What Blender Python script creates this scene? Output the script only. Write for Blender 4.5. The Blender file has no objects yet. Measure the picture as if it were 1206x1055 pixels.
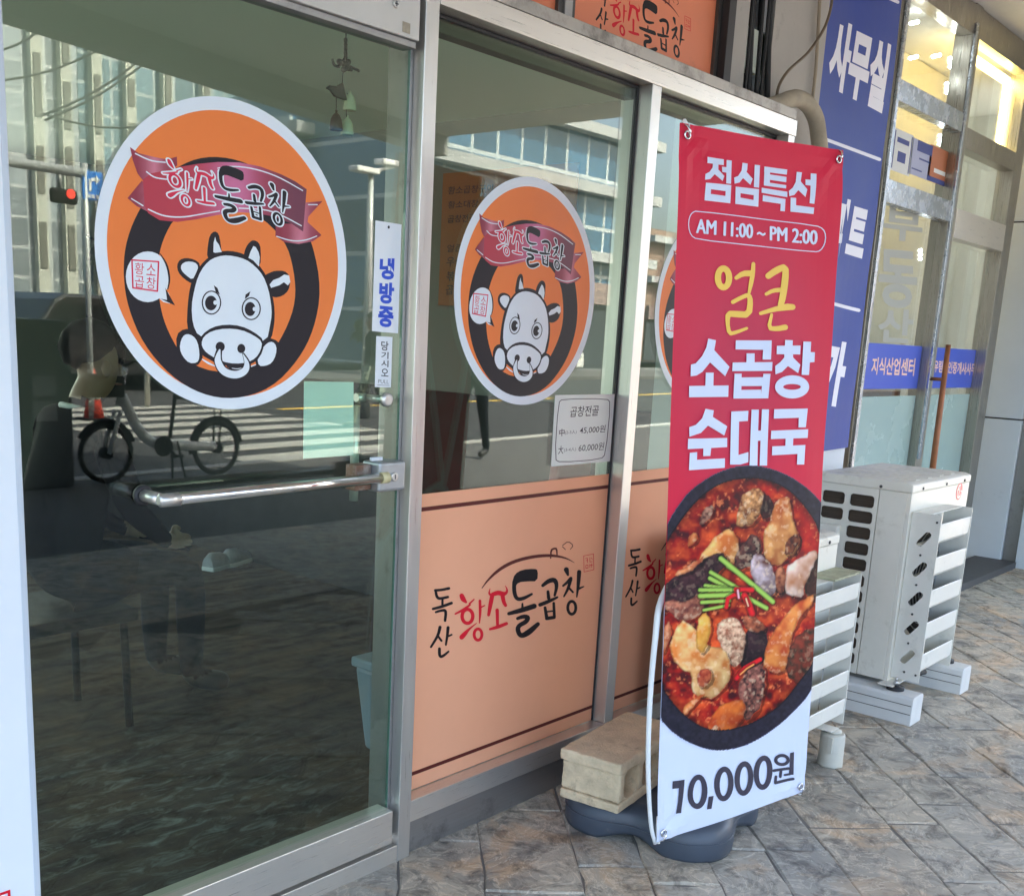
import bpy, bmesh, math, random
import numpy as np
from mathutils import Vector, Matrix
from mathutils.geometry import delaunay_2d_cdt
random.seed(7)
S = bpy.context.scene
COL = S.collection
R = math.radians

# ------------------------------------------------------------------ camera
FPX, PCX, PCY = 1267.79, 567.906, 673.91          # focal length and principal point in photo pixels (1206 x 1055)
PIT, ROL, YAW = .21705297, .04923380, .71821045
CAMP = np.array([0., -1.9021, 1.4])
_fw = np.array([math.cos(YAW)*math.cos(PIT), math.sin(YAW)*math.cos(PIT), -math.sin(PIT)])
_r = np.array([math.sin(YAW), -math.cos(YAW), 0.]); _u = np.cross(_r, _fw)
_c, _s = math.cos(ROL), math.sin(ROL)
CAMM = np.array([_c*_r+_s*_u, -_s*_r+_c*_u, _fw])  # right, up, forward
cam = bpy.data.cameras.new('camera'); camo = bpy.data.objects.new('camera', cam); COL.objects.link(camo)
cam.sensor_fit = 'HORIZONTAL'; cam.sensor_width = 36; cam.lens = FPX/1206*36
cam.shift_x = (603-PCX)/1206; cam.shift_y = (PCY-527.5)/1206
cam.clip_start = .05; cam.clip_end = 600
mw = Matrix.Identity(4)
for i in range(3):
    mw[i][0] = CAMM[0][i]; mw[i][1] = CAMM[1][i]; mw[i][2] = -CAMM[2][i]; mw[i][3] = CAMP[i]
camo.matrix_world = mw
S.camera = camo

# ------------------------------------------------------------------ light
W = bpy.data.worlds.new('World'); S.world = W; W.use_nodes = True
wn = W.node_tree.nodes; wl = W.node_tree.links
bg = wn['Background']; sky = wn.new('ShaderNodeTexSky'); sky.sky_type = 'NISHITA'; sky.sun_disc = False
SUN_EL, SUN_AZ = R(52), R(28)        # sun stands behind the shop building
sky.sun_elevation = SUN_EL; sky.sun_rotation = SUN_AZ; sky.air_density = 1.0; sky.dust_density = 6.0; sky.ozone_density = .4
wl.new(sky.outputs[0], bg.inputs[0]); bg.inputs[1].default_value = .15
sd = bpy.data.lights.new('sun', 'SUN'); sd.energy = 3.2; sd.angle = R(.55); sd.color = (1, .94, .84)
so = bpy.data.objects.new('sun', sd); COL.objects.link(so)
sdir = Vector((math.sin(SUN_AZ)*math.cos(SUN_EL), math.cos(SUN_AZ)*math.cos(SUN_EL), math.sin(SUN_EL)))
so.rotation_euler = sdir.to_track_quat('Z', 'Y').to_euler()
so.location = (0, 20, 30)
S.view_settings.view_transform = 'Standard'; S.view_settings.look = 'None'; S.view_settings.gamma = 1
S.view_settings.use_curve_mapping = False
S.view_settings.exposure = 3.38
S.cycles.use_denoising = True
S.cycles.max_bounces = 10; S.cycles.transparent_max_bounces = 24; S.cycles.glossy_bounces = 5; S.cycles.diffuse_bounces = 5
S.cycles.sample_clamp_indirect = 6; S.cycles.caustics_reflective = False; S.cycles.caustics_refractive = False

# ------------------------------------------------------------------ photo pixel -> place
def ray(x, y): return CAMM.T @ np.array([(x-PCX)/FPX, -(y-PCY)/FPX, 1.])
def at_y(x, y, Y):
    d = ray(x, y); return CAMP + (Y-CAMP[1])/d[1]*d
def at_z(x, y, Z):
    d = ray(x, y); return CAMP + (Z-CAMP[2])/d[2]*d
def at_x(x, y, X):
    d = ray(x, y); return CAMP + (X-CAMP[0])/d[0]*d
GL = .04                                   # the panes mirror the street about this plane
def mir_y(x, y, Y):
    p = at_y(x, y, 2*GL-Y); p[1] = Y; return p
def mir_z(x, y, Z):
    p = at_z(x, y, Z); p[1] = 2*GL-p[1]; return p
def project(P):
    a = (np.asarray(P, float)-CAMP) @ CAMM.T
    return np.stack([PCX+FPX*a[..., 0]/a[..., 2], PCY-FPX*a[..., 1]/a[..., 2]], -1)

# ------------------------------------------------------------------ materials
def lin(c): return c/12.92 if c <= .04045 else ((c+.055)/1.055)**2.4
def s2l(r, g, b): return (lin(r/255), lin(g/255), lin(b/255))
def alb(r, g, b, wh=(218, 223, 228), k=.8):
    a = s2l(r, g, b); w = s2l(*wh); return tuple(min(.9, k*a[i]/w[i]) for i in range(3))
MATS = {}
def mat(name, col, rough=.5, metal=0., var=.0, ns=6., bump=0., bs=60., spec=.5, streak=None, rand=0., attr=None, coat=0., dirt=None, emit=0.):
    if name in MATS: return MATS[name]
    m = bpy.data.materials.new(name); m.use_nodes = True; n = m.node_tree.nodes; l = m.node_tree.links
    p = n['Principled BSDF']; p.inputs['Roughness'].default_value = rough; p.inputs['Metallic'].default_value = metal
    p.inputs['Specular IOR Level'].default_value = spec; p.inputs['Coat Weight'].default_value = coat
    p.inputs['Base Color'].default_value = (*col, 1)
    src = None
    tc = n.new('ShaderNodeTexCoord')
    if attr:
        a = n.new('ShaderNodeAttribute'); a.attribute_name = attr; src = a.outputs['Color']
    if var or streak:
        mp = n.new('ShaderNodeMapping'); l.new(tc.outputs['Object'], mp.inputs[0])
        if streak: mp.inputs['Scale'].default_value = streak
        no = n.new('ShaderNodeTexNoise'); no.inputs['Scale'].default_value = ns; no.inputs['Detail'].default_value = 6; no.inputs['Roughness'].default_value = .65
        l.new(mp.outputs[0], no.inputs[0])
        mr = n.new('ShaderNodeMapRange'); mr.inputs[1].default_value = .25; mr.inputs[2].default_value = .75
        mr.inputs[3].default_value = 1-var; mr.inputs[4].default_value = 1+var*.6; l.new(no.outputs[0], mr.inputs[0])
        mx = n.new('ShaderNodeMix'); mx.data_type = 'RGBA'; mx.blend_type = 'MULTIPLY'; mx.inputs[0].default_value = 1
        if src: l.new(src, mx.inputs[6])
        else: mx.inputs[6].default_value = (*col, 1)
        l.new(mr.outputs[0], mx.inputs[7]); src = mx.outputs[2]
        rr = n.new('ShaderNodeMapRange'); rr.inputs[1].default_value = .3; rr.inputs[2].default_value = .7
        rr.inputs[3].default_value = max(.03, rough-.08); rr.inputs[4].default_value = min(1, rough+.1); l.new(no.outputs[0], rr.inputs[0]); l.new(rr.outputs[0], p.inputs['Roughness'])
    if dirt:
        no3 = n.new('ShaderNodeTexNoise'); no3.inputs['Scale'].default_value = dirt[1]; no3.inputs['Detail'].default_value = 8; no3.inputs['Roughness'].default_value = .7
        l.new(tc.outputs['Object'], no3.inputs[0])
        cr = n.new('ShaderNodeMapRange'); cr.inputs[1].default_value = dirt[2]; cr.inputs[2].default_value = dirt[2]+.18; cr.inputs[4].default_value = dirt[3]
        l.new(no3.outputs[0], cr.inputs[0])
        mx2 = n.new('ShaderNodeMix'); mx2.data_type = 'RGBA'; l.new(cr.outputs[0], mx2.inputs[0])
        if src: l.new(src, mx2.inputs[6])
        else: mx2.inputs[6].default_value = (*col, 1)
        mx2.inputs[7].default_value = (*dirt[0], 1); src = mx2.outputs[2]
    if rand:
        oi = n.new('ShaderNodeObjectInfo'); mr2 = n.new('ShaderNodeMapRange'); mr2.inputs[3].default_value = 1-rand; mr2.inputs[4].default_value = 1+rand
        l.new(oi.outputs['Random'], mr2.inputs[0])
        mx3 = n.new('ShaderNodeMix'); mx3.data_type = 'RGBA'; mx3.blend_type = 'MULTIPLY'; mx3.inputs[0].default_value = 1
        if src: l.new(src, mx3.inputs[6])
        else: mx3.inputs[6].default_value = (*col, 1)
        l.new(mr2.outputs[0], mx3.inputs[7]); src = mx3.outputs[2]
    if src: l.new(src, p.inputs['Base Color'])
    if bump:
        no2 = n.new('ShaderNodeTexNoise'); no2.inputs['Scale'].default_value = bs; no2.inputs['Detail'].default_value = 8
        mp2 = n.new('ShaderNodeMapping'); l.new(tc.outputs['Object'], mp2.inputs[0]); l.new(mp2.outputs[0], no2.inputs[0])
        if streak: mp2.inputs['Scale'].default_value = streak
        b = n.new('ShaderNodeBump'); b.inputs['Strength'].default_value = bump; b.inputs['Distance'].default_value = .004
        l.new(no2.outputs[0], b.inputs['Height']); l.new(b.outputs[0], p.inputs['Normal'])
    if emit:
        p.inputs['Emission Color'].default_value = (*col, 1); p.inputs['Emission Strength'].default_value = emit
    MATS[name] = m; return m

def glass(name, tint, ior, rough=.0):
    m = bpy.data.materials.new(name); m.use_nodes = True; n = m.node_tree.nodes; l = m.node_tree.links
    n.remove(n['Principled BSDF']); out = n['Material Output']
    t = n.new('ShaderNodeBsdfTransparent'); t.inputs[0].default_value = (*tint, 1)
    g = n.new('ShaderNodeBsdfGlossy'); g.inputs['Roughness'].default_value = rough; g.inputs['Color'].default_value = (.96, .95, .93, 1)
    f = n.new('ShaderNodeFresnel')                       # the same reflectance from both sides of the pane
    ge = n.new('ShaderNodeNewGeometry'); m1 = n.new('ShaderNodeMath'); m1.operation = 'MULTIPLY_ADD'; m1.inputs[1].default_value = -2; m1.inputs[2].default_value = 1
    l.new(ge.outputs['Backfacing'], m1.inputs[0]); m2 = n.new('ShaderNodeMath'); m2.operation = 'POWER'; m2.inputs[0].default_value = ior
    l.new(m1.outputs[0], m2.inputs[1]); l.new(m2.outputs[0], f.inputs[0])
    mx = n.new('ShaderNodeMixShader'); l.new(f.outputs[0], mx.inputs[0]); l.new(t.outputs[0], mx.inputs[1]); l.new(g.outputs[0], mx.inputs[2]); l.new(mx.outputs[0], out.inputs[0])
    MATS[name] = m; return m

# ------------------------------------------------------------------ objects
def link(name, me, m=None, parent=None):
    o = bpy.data.objects.new(name, me); COL.objects.link(o)
    if m is not None and me is not None and len(me.materials) == 0: me.materials.append(m)
    if parent is not None: o.parent = parent
    return o
def tag(o, label=None, cat=None, group=None, kind=None):
    if label: o['label'] = label
    if cat: o['category'] = cat
    if group: o['group'] = group
    if kind: o['kind'] = kind
    return o
def empty(name, loc, label, cat, group=None, rz=0.):
    o = bpy.data.objects.new(name, None); COL.objects.link(o); o.location = loc; o.rotation_euler = (0, 0, rz)
    o.empty_display_size = .1
    return tag(o, label, cat, group)
def copy_tree(o, parent=None):
    c = o.copy(); COL.objects.link(c)
    if parent is not None: c.parent = parent
    for ch in list(o.children): copy_tree(ch, c)
    return c

class MB:
    """collects shapes in one bmesh; coordinates are local to `org`"""
    def __init__(s, org=(0, 0, 0)): s.b = bmesh.new(); s.o = Vector(org)
    def v(s, p): return s.b.verts.new(Vector(p)-s.o)
    def face(s, ps): return s.b.faces.new([s.v(p) for p in ps])
    def hexa(s, q):   # 8 corners: bottom 4 ccw, top 4
        v = [s.v(p) for p in q]
        for f in ((3, 2, 1, 0), (4, 5, 6, 7), (0, 1, 5, 4), (1, 2, 6, 5), (2, 3, 7, 6), (3, 0, 4, 7)): s.b.faces.new([v[i] for i in f])
        return s
    def box(s, x0, x1, y0, y1, z0, z1):
        return s.hexa([(x0, y0, z0), (x1, y0, z0), (x1, y1, z0), (x0, y1, z0), (x0, y0, z1), (x1, y0, z1), (x1, y1, z1), (x0, y1, z1)])
    def prism(s, poly, axis, a0, a1):
        def P(u, v, a): return {'x': (a, u, v), 'y': (u, a, v), 'z': (u, v, a)}[axis]
        A = [s.v(P(u, v, a0)) for u, v in poly]; B = [s.v(P(u, v, a1)) for u, v in poly]; n = len(poly)
        s.b.faces.new(A[::-1]); s.b.faces.new(B)
        for i in range(n): s.b.faces.new([A[i], A[(i+1) % n], B[(i+1) % n], B[i]])
        return s
    def tube(s, pts, r, n=10, cap=True, closed=False):
        pts = [Vector(p) for p in pts]; rs = r if isinstance(r, (list, tuple)) else [r]*len(pts); rings = []
        prev = None
        for i, p in enumerate(pts):
            if closed: t = (pts[(i+1) % len(pts)]-pts[i-1]).normalized()
            elif i == 0: t = (pts[1]-p).normalized()
            elif i == len(pts)-1: t = (p-pts[i-1]).normalized()
            else: t = ((pts[i+1]-p).normalized()+(p-pts[i-1]).normalized()).normalized()
            if prev is None:
                a = t.orthogonal().normalized()
            else:
                a = (prev-t*prev.dot(t))
                a = a.normalized() if a.length > 1e-6 else t.orthogonal().normalized()
            prev = a; b = t.cross(a)
            rings.append([s.v(p+(a*math.cos(k*2*math.pi/n)+b*math.sin(k*2*math.pi/n))*rs[i]) for k in range(n)])
        m = len(rings)
        for i in range(m if closed else m-1):
            A, B = rings[i], rings[(i+1) % m]
            for k in range(n):
                f = s.b.faces.new([A[k], A[(k+1) % n], B[(k+1) % n], B[k]]); f.smooth = True
        if cap and not closed:
            s.b.faces.new(rings[0][::-1]); s.b.faces.new(rings[-1])
        return s
    def cyl(s, p0, p1, r, n=14): return s.tube([p0, p1], r, n)
    def lathe(s, c, prof, n=24, axis='z'):
        rings = []
        for r, h in prof:
            ring = []
            for k in range(n):
                a = k*2*math.pi/n; u, v = r*math.cos(a), r*math.sin(a)
                d = {'z': (u, v, h), 'y': (u, h, v), 'x': (h, u, v)}[axis]
                ring.append(s.v((c[0]+d[0], c[1]+d[1], c[2]+d[2])))
            rings.append(ring)
        for A, B in zip(rings, rings[1:]):
            for k in range(n):
                f = s.b.faces.new([A[k], A[(k+1) % n], B[(k+1) % n], B[k]]); f.smooth = True
        s.b.faces.new(rings[0][::-1]); s.b.faces.new(rings[-1]); return s
    def ball(s, c, r, n=10, sc=(1, 1, 1)):
        m = bmesh.ops.create_icosphere(s.b, subdivisions=2, radius=1)
        for v in m['verts']: v.co = Vector((v.co.x*r*sc[0], v.co.y*r*sc[1], v.co.z*r*sc[2]))+Vector(c)-s.o
        for f in s.b.faces:
            if all(x in m['verts'] for x in f.verts[:1]): f.smooth = True
        return s
    def build(s, name, m, parent=None, bev=0., seg=2, smooth=False):
        bmesh.ops.recalc_face_normals(s.b, faces=s.b.faces)
        me = bpy.data.meshes.new(name); s.b.to_mesh(me); s.b.free()
        if smooth:
            for p in me.polygons: p.use_smooth = True
        o = link(name, me, m, parent)
        if parent is None: o.location = s.o
        if bev:
            b = o.modifiers.new('bevel', 'BEVEL'); b.width = bev; b.segments = seg; b.limit_method = 'ANGLE'; b.angle_limit = R(40)
        return o

# ------------------------------------------------------------------ flat print: traced shapes on a plane
class Plane:
    def __init__(s, O, U, V):
        s.O = np.array(O, float); s.U = np.array(U, float); s.V = np.array(V, float); s.N = np.cross(s.U, s.V); s.def_ = None
        s.cut = 0
    def uv(s, x, y):
        d = ray(x, y); t = ((s.O-CAMP) @ s.N)/(d @ s.N); P = CAMP+t*d-s.O; return (P @ s.U, P @ s.V)
    def P(s, u, v, h=0.):
        p = s.O+u*s.U+v*s.V+h*s.N
        if s.def_: p = p+s.N*s.def_(u, v)
        return p
TXT = {}
def text_tris(body, off):
    k = (body, off)
    if k in TXT: return TXT[k]
    c = bpy.data.curves.new('t', 'FONT'); c.body = body; c.offset = off; c.resolution_u = 3
    o = bpy.data.objects.new('t', c); COL.objects.link(o)
    dg = bpy.context.evaluated_depsgraph_get(); e = o.evaluated_get(dg); m = e.to_mesh()
    vs = np.array([v.co.xy[:] for v in m.vertices]); fs = [tuple(p.vertices) for p in m.polygons]
    e.to_mesh_clear(); bpy.data.objects.remove(o); bpy.data.curves.remove(c)
    lo, hi = vs.min(0), vs.max(0); asp = (hi-lo)[0]/(hi-lo)[1]
    vs = (vs-lo)/(hi-lo); TXT[k] = (vs, fs, asp); return TXT[k]
class Print:
    """shapes drawn in photo pixels (crop origin and scale), merged, laid on a plane"""
    def __init__(s, plane, crop=(0, 0, 1), aff=None): s.p = plane; s.c = crop; s.f = []; s.x = []; s.aff = aff; s.grow = 0
    def crop(s, *c): s.c = c; return s
    def px(s, x, y):
        if s.aff is not None:
            a = s.aff; x, y = a[0][0]*x+a[0][1]*y+a[0][2], a[1][0]*x+a[1][1]*y+a[1][2]
        return (s.c[0]+x/s.c[2], s.c[1]+y/s.c[2])
    def poly(s, pts): s.f.append([s.px(*q) for q in pts]); return s
    def smooth(s, pts, it=2):
        for _ in range(it):
            q = []
            for i in range(len(pts)):
                a, b = pts[i], pts[(i+1) % len(pts)]
                q += [(a[0]*.75+b[0]*.25, a[1]*.75+b[1]*.25), (a[0]*.25+b[0]*.75, a[1]*.25+b[1]*.75)]
            pts = q
        return s.poly(pts)
    def frame(s, o, i):
        n = len(o)
        for k in range(n): s.poly([o[k], o[(k+1) % n], i[(k+1) % n], i[k]])
        return s
    def ell(s, cx, cy, rx, ry, rot=0, n=28):
        c, d = math.cos(rot), math.sin(rot)
        return s.poly([(cx+rx*math.cos(t)*c-ry*math.sin(t)*d, cy+rx*math.cos(t)*d+ry*math.sin(t)*c) for t in [k*2*math.pi/n for k in range(n)]])
    def stroke(s, nd, closed=False, sm=2):
        nd = [(*q, 10) if len(q) == 2 else q for q in nd]
        if len(nd) > 2 and sm:
            for _ in range(sm):      # round the corners a little
                q = [] if closed else [nd[0]]
                m = len(nd)
                for i in range(m if closed else m-1):
                    a, b = nd[i], nd[(i+1) % m]
                    l1 = tuple(a[k]*.75+b[k]*.25 for k in range(3)); l2 = tuple(a[k]*.25+b[k]*.75 for k in range(3))
                    if closed: q += [l1, l2]
                    else:
                        if i > 0: q.append(l1)
                        if i < m-2: q.append(l2)
                if not closed: q.append(nd[-1])
                nd = q
        g = s.grow
        for (x, y, w) in nd: s.ell(x, y, w/2+g, w/2+g, n=12)
        m = len(nd)
        for i in range(m if closed else m-1):
            x0, y0, w0 = nd[i]; x1, y1, w1 = nd[(i+1) % m]; dx, dy = x1-x0, y1-y0; L = math.hypot(dx, dy)
            if L < 1e-6: continue
            nx, ny = -dy/L, dx/L; a, b = w0/2+g, w1/2+g
            s.poly([(x0+nx*a, y0+ny*a), (x1+nx*b, y1+ny*b), (x1-nx*b, y1-ny*b), (x0-nx*a, y0-ny*a)])
        return s
    def line(s, x0, y0, x1, y1, w): return s.stroke([(x0, y0, w), (x1, y1, w)])
    def ring(s, cx, cy, rx, ry, w, rot=0, n=24):
        c, d = math.cos(rot), math.sin(rot)
        e = lambda k: [(cx+(rx+k)*math.cos(t)*c-(ry+k)*math.sin(t)*d, cy+(rx+k)*math.cos(t)*d+(ry+k)*math.sin(t)*c) for t in [j*2*math.pi/n for j in range(n)]]
        return s.frame(e(w/2+s.grow), e(-w/2-s.grow))
    def text(s, body, TL, TR, BL, off=0., fat=0.):
        vs, fs, _ = text_tris(body, off)
        if fat:
            Q = [(BL[0]+a*(TR[0]-TL[0])+b*(TL[0]-BL[0]), BL[1]+a*(TR[1]-TL[1])+b*(TL[1]-BL[1])) for a, b in vs]
            for dx, dy in ((-fat, 0), (fat, 0), (0, 0), (0, -fat*.4), (0, fat*.4)):
                for f in fs: s.poly([(Q[i][0]+dx, Q[i][1]+dy) for i in f])
            return s
        pts = []
        for a, b in vs:
            q = (BL[0]+a*(TR[0]-TL[0])+b*(TL[0]-BL[0]), BL[1]+a*(TR[1]-TL[1])+b*(TL[1]-BL[1])); pts.append(s.p.uv(*s.px(*q)))
        s.x.append((pts, fs)); return s
    def mesh2d(s):
        V, F = [], []
        if s.f:
            vv, ff = [], []
            for q in s.f:
                ar = sum(q[i][0]*q[(i+1) % len(q)][1]-q[(i+1) % len(q)][0]*q[i][1] for i in range(len(q)))
                if abs(ar) < 1e-4: continue
                if ar < 0: q = q[::-1]
                ff.append(list(range(len(vv), len(vv)+len(q)))); vv += [Vector(t) for t in q]
            r = delaunay_2d_cdt(vv, [], ff, 1, 1e-4)
            V = [s.p.uv(v.x, v.y) for v in r[0]]; F = [tuple(f) for f, og in zip(r[2], r[5]) if og]
        for pts, fs in s.x:
            k = len(V); V += list(pts); F += [tuple(i+k for i in f) for f in fs]
        return V, F
    def build(s, name, m, parent, h, colfn=None):
        V, F = s.mesh2d(); return lay(name, V, F, s.p, m, parent, h, colfn)
def comps(V, F):
    par = list(range(len(V)))
    def fd(a):
        while par[a] != a: par[a] = par[par[a]]; a = par[a]
        return a
    for f in F:
        for i in f[1:]: par[fd(i)] = fd(f[0])
    g = {}
    for f in F: g.setdefault(fd(f[0]), []).append(f)
    return list(g.values())
def lay(name, V, F, plane, m, parent, h, colfn=None, cut=None):
    cs = comps(V, F)
    if 2 <= len(cs) <= 30:          # a few clearly separate pieces become parts of their own
        for Fc in cs:
            ids = sorted({i for f in Fc for i in f}); mp = {a: b for b, a in enumerate(ids)}
            o = lay1(name, [V[i] for i in ids], [tuple(mp[i] for i in f) for f in Fc], plane, m, parent, h, colfn, cut)
        return o
    return lay1(name, V, F, plane, m, parent, h, colfn, cut)
def lay1(name, V, F, plane, m, parent, h, colfn=None, cut=None):
    b = bmesh.new(); vv = [b.verts.new((u, v, 0)) for u, v in V]
    for f in F:
        try: b.faces.new([vv[i] for i in f])
        except ValueError: pass
    c = plane.cut if cut is None else cut
    if c:
        us = [v[0] for v in V]; ws = [v[1] for v in V]
        for ax, lo, hi in ((0, min(us), max(us)), (1, min(ws), max(ws))):
            k = math.ceil(lo/c)
            while k*c < hi:
                co = [0, 0, 0]; co[ax] = k*c; no = [0, 0, 0]; no[ax] = 1
                bmesh.ops.bisect_plane(b, geom=b.verts[:]+b.edges[:]+b.faces[:], plane_co=co, plane_no=no, dist=1e-6); k += 1
    if colfn:
        cols = [colfn(v.co.x, v.co.y) for v in b.verts]
    root = parent
    while root is not None and root.parent is not None: root = root.parent
    O = Vector(root.location) if root is not None else Vector((0, 0, 0))
    for v in b.verts: v.co = Vector(plane.P(v.co.x, v.co.y, h))-O
    N = Vector(plane.N)
    b.normal_update()
    for f in b.faces:
        if f.normal.dot(N) < 0: f.normal_flip()
    me = bpy.data.meshes.new(name); b.to_mesh(me); b.free()
    if colfn:
        a = me.color_attributes.new('Col', 'FLOAT_COLOR', 'POINT')
        a.data.foreach_set('color', np.array([(*c, 1) for c in cols], np.float32).ravel())
    return link(name, me, m, parent)
def spline(pts, n=5):
    P_ = [Vector(p) for p in pts]; P_ = [P_[0]*2-P_[1]]+P_+[P_[-1]*2-P_[-2]]; out = []
    for i in range(1, len(P_)-2):
        for k in range(n):
            t = k/n; a, b, c, d = P_[i-1:i+3]; out.append(.5*((2*b)+(c-a)*t+(2*a-5*b+4*c-d)*t*t+(3*b-a-3*c+d)*t**3))
    return out+[P_[-2]]

# ================================================================== materials used
steel = mat('brushed_steel', (.64, .62, .585), .34, .8, var=.04, ns=5, streak=(90, 90, 1.2), bump=.02, bs=8)
steel_h = mat('brushed_steel_rail', (.70, .66, .60), .33, .75, var=.04, ns=5, streak=(1.2, 90, 90), bump=.02, bs=8, dirt=((.30, .26, .21), 9, .66, .45))
steel_d = mat('dull_steel_base', (.36, .35, .34), .42, .8, var=.12, ns=4, streak=(1.2, 60, 60), bump=.03, bs=8, dirt=((.10, .09, .08), 9, .55, .6))
cream = mat('lit_steel_rail', (.62, .60, .56), .35, .25, var=.08, ns=4, dirt=((.2, .17, .13), 11, .64, .5))  # steel rail; the sunlit street's reflection is put into this paler colour
rubber = mat('black_gasket', (.02, .02, .022), .6)
pane = glass('tinted_pane', (.82, .93, .86), 1.52)
pane_o = glass('clear_pane', (.93, .96, .94), 1.5)
orange_film = mat('orange_film', alb(250, 168, 134), .45, spec=.2, bump=.03, bs=6, var=.05, ns=3, dirt=((.12, .08, .06), 30, .74, .6))
white_pvc = mat('white_sheet', (.78, .82, .86), .38, var=.05, ns=2, dirt=((.35, .33, .31), 9, .70, .5))
conc = mat('grey_concrete', (.30, .29, .28), .8, var=.25, ns=3, bump=.2, bs=25)
concd = mat('dark_wall', (.05, .047, .045), .7, var=.4, ns=5, bump=.2, bs=25)
plaster = mat('painted_wall', (.42, .40, .37), .75, var=.15, ns=2.5, bump=.1, bs=30, dirt=((.12, .10, .09), 5, .58, .6))
whitewall = mat('white_wall', (.66, .70, .74), .55, var=.12, ns=2, bump=.05, dirt=((.25, .24, .22), 6, .62, .5))
soffit_m = mat('soffit_board', (.58, .57, .55), .7, var=.2, ns=2)
asphalt = mat('asphalt', (.030, .030, .032), .85, var=.3, ns=3, bump=.3, bs=120)
roadpaint = mat('road_paint', (.36, .35, .32), .6, var=.2, ns=5)
pavers_m = mat('paver_blocks', (.085, .082, .08), .8, var=.3, ns=9, bump=.2, bs=80)
kerb_m = mat('kerb_granite', (.36, .35, .33), .7, var=.25, ns=30)

# ================================================================== the ground
def stone_material():
    m = bpy.data.materials.new('stamped_stone'); m.use_nodes = True; n = m.node_tree.nodes; l = m.node_tree.links; p = n['Principled BSDF']
    g = n.new('ShaderNodeNewGeometry')
    def noise(sc, det=8, ro=.6, dis=0., off=(0, 0, 0)):
        a = n.new('ShaderNodeTexNoise'); a.inputs['Scale'].default_value = sc; a.inputs['Detail'].default_value = det; a.inputs['Roughness'].default_value = ro; a.inputs['Distortion'].default_value = dis
        mp = n.new('ShaderNodeMapping'); mp.inputs['Location'].default_value = off; l.new(g.outputs['Position'], mp.inputs[0]); l.new(mp.outputs[0], a.inputs[0]); return a.outputs[0]
    def ramp(src, stops):
        r = n.new('ShaderNodeValToRGB'); e = r.color_ramp.elements
        while len(e) < len(stops): e.new(.5)
        for k, (pos, c) in enumerate(stops): e[k].position = pos; e[k].color = (*c, 1)
        l.new(src, r.inputs[0]); return r.outputs[0]
    def mix(f, a, b, mode='MIX'):
        x = n.new('ShaderNodeMix'); x.data_type = 'RGBA'; x.blend_type = mode
        if isinstance(f, float): x.inputs[0].default_value = f
        else: l.new(f, x.inputs[0])
        l.new(a, x.inputs[6]); l.new(b, x.inputs[7]); return x.outputs[2]
    base = ramp(noise(2.3, 9, .66, .6), [(.26, (.12, .122, .12)), (.42, (.235, .232, .222)), (.56, (.31, .300, .275)), (.70, (.40, .375, .325))])
    tan = ramp(noise(3.1, 6, .6, 1.2, (7, 3, 0)), [(.50, (0, 0, 0)), (.62, (1, 1, 1))])
    tanc = ramp(noise(9, 6, .6), [(.3, (.36, .275, .195)), (.7, (.44, .35, .26))])
    sc = n.new('ShaderNodeMath'); sc.operation = 'MULTIPLY'; sc.inputs[1].default_value = .8; l.new(tan, sc.inputs[0])
    c = mix(sc.outputs[0], base, tanc)
    # pale veins left in the stamped ridges
    rid = n.new('ShaderNodeMath'); rid.operation = 'SUBTRACT'; rid.inputs[1].default_value = .5; l.new(noise(6.0, 7, .62, 1.6, (1, 9, 0)), rid.inputs[0])
    ab = n.new('ShaderNodeMath'); ab.operation = 'ABSOLUTE'; l.new(rid.outputs[0], ab.inputs[0])
    ve = ramp(ab.outputs[0], [(.0, (1, 1, 1)), (.022, (0, 0, 0))])
    vs = n.new('ShaderNodeMath'); vs.operation = 'MULTIPLY'; vs.inputs[1].default_value = .5; l.new(ve, vs.inputs[0])
    pale = n.new('ShaderNodeRGB'); pale.outputs[0].default_value = (.56, .53, .47, 1)
    c = mix(vs.outputs[0], c, pale.outputs[0])
    dk = ramp(noise(11, 9, .72, .9, (4, 4, 0)), [(.36, (.40, .40, .41)), (.52, (1, 1, 1))]); c = mix(1., c, dk, 'MULTIPLY')
    oi = n.new('ShaderNodeObjectInfo'); rr = ramp(oi.outputs['Random'], [(0, (1.25, 1.22, 1.15)), (.5, (1.50, 1.43, 1.30)), (1, (1.62, 1.46, 1.24))]); c = mix(1., c, rr, 'MULTIPLY')
    l.new(c, p.inputs['Base Color'])
    ro = n.new('ShaderNodeMapRange'); ro.inputs[3].default_value = .50; ro.inputs[4].default_value = .8; l.new(noise(5), ro.inputs[0]); l.new(ro.outputs[0], p.inputs['Roughness'])
    b1 = n.new('ShaderNodeBump'); b1.inputs['Strength'].default_value = 1.0; b1.inputs['Distance'].default_value = .012; l.new(noise(6.0, 9, .62, 1.6, (1, 9, 0)), b1.inputs['Height'])
    b2 = n.new('ShaderNodeBump'); b2.inputs['Strength'].default_value = .35; b2.inputs['Distance'].default_value = .003; l.new(noise(70, 8, .65), b2.inputs['Height']); l.new(b1.outputs[0], b2.inputs['Normal'])
    l.new(b2.outputs[0], p.inputs['Normal']); return m
stone_m = stone_material()
joint_m = mat('joint_concrete', (.20, .185, .165), .9, var=.3, ns=20)
pav = tag(MB().box(-12, 30, -4.05, .45, -.4, -.0040).build('pavement', joint_m), kind='structure')
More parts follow.
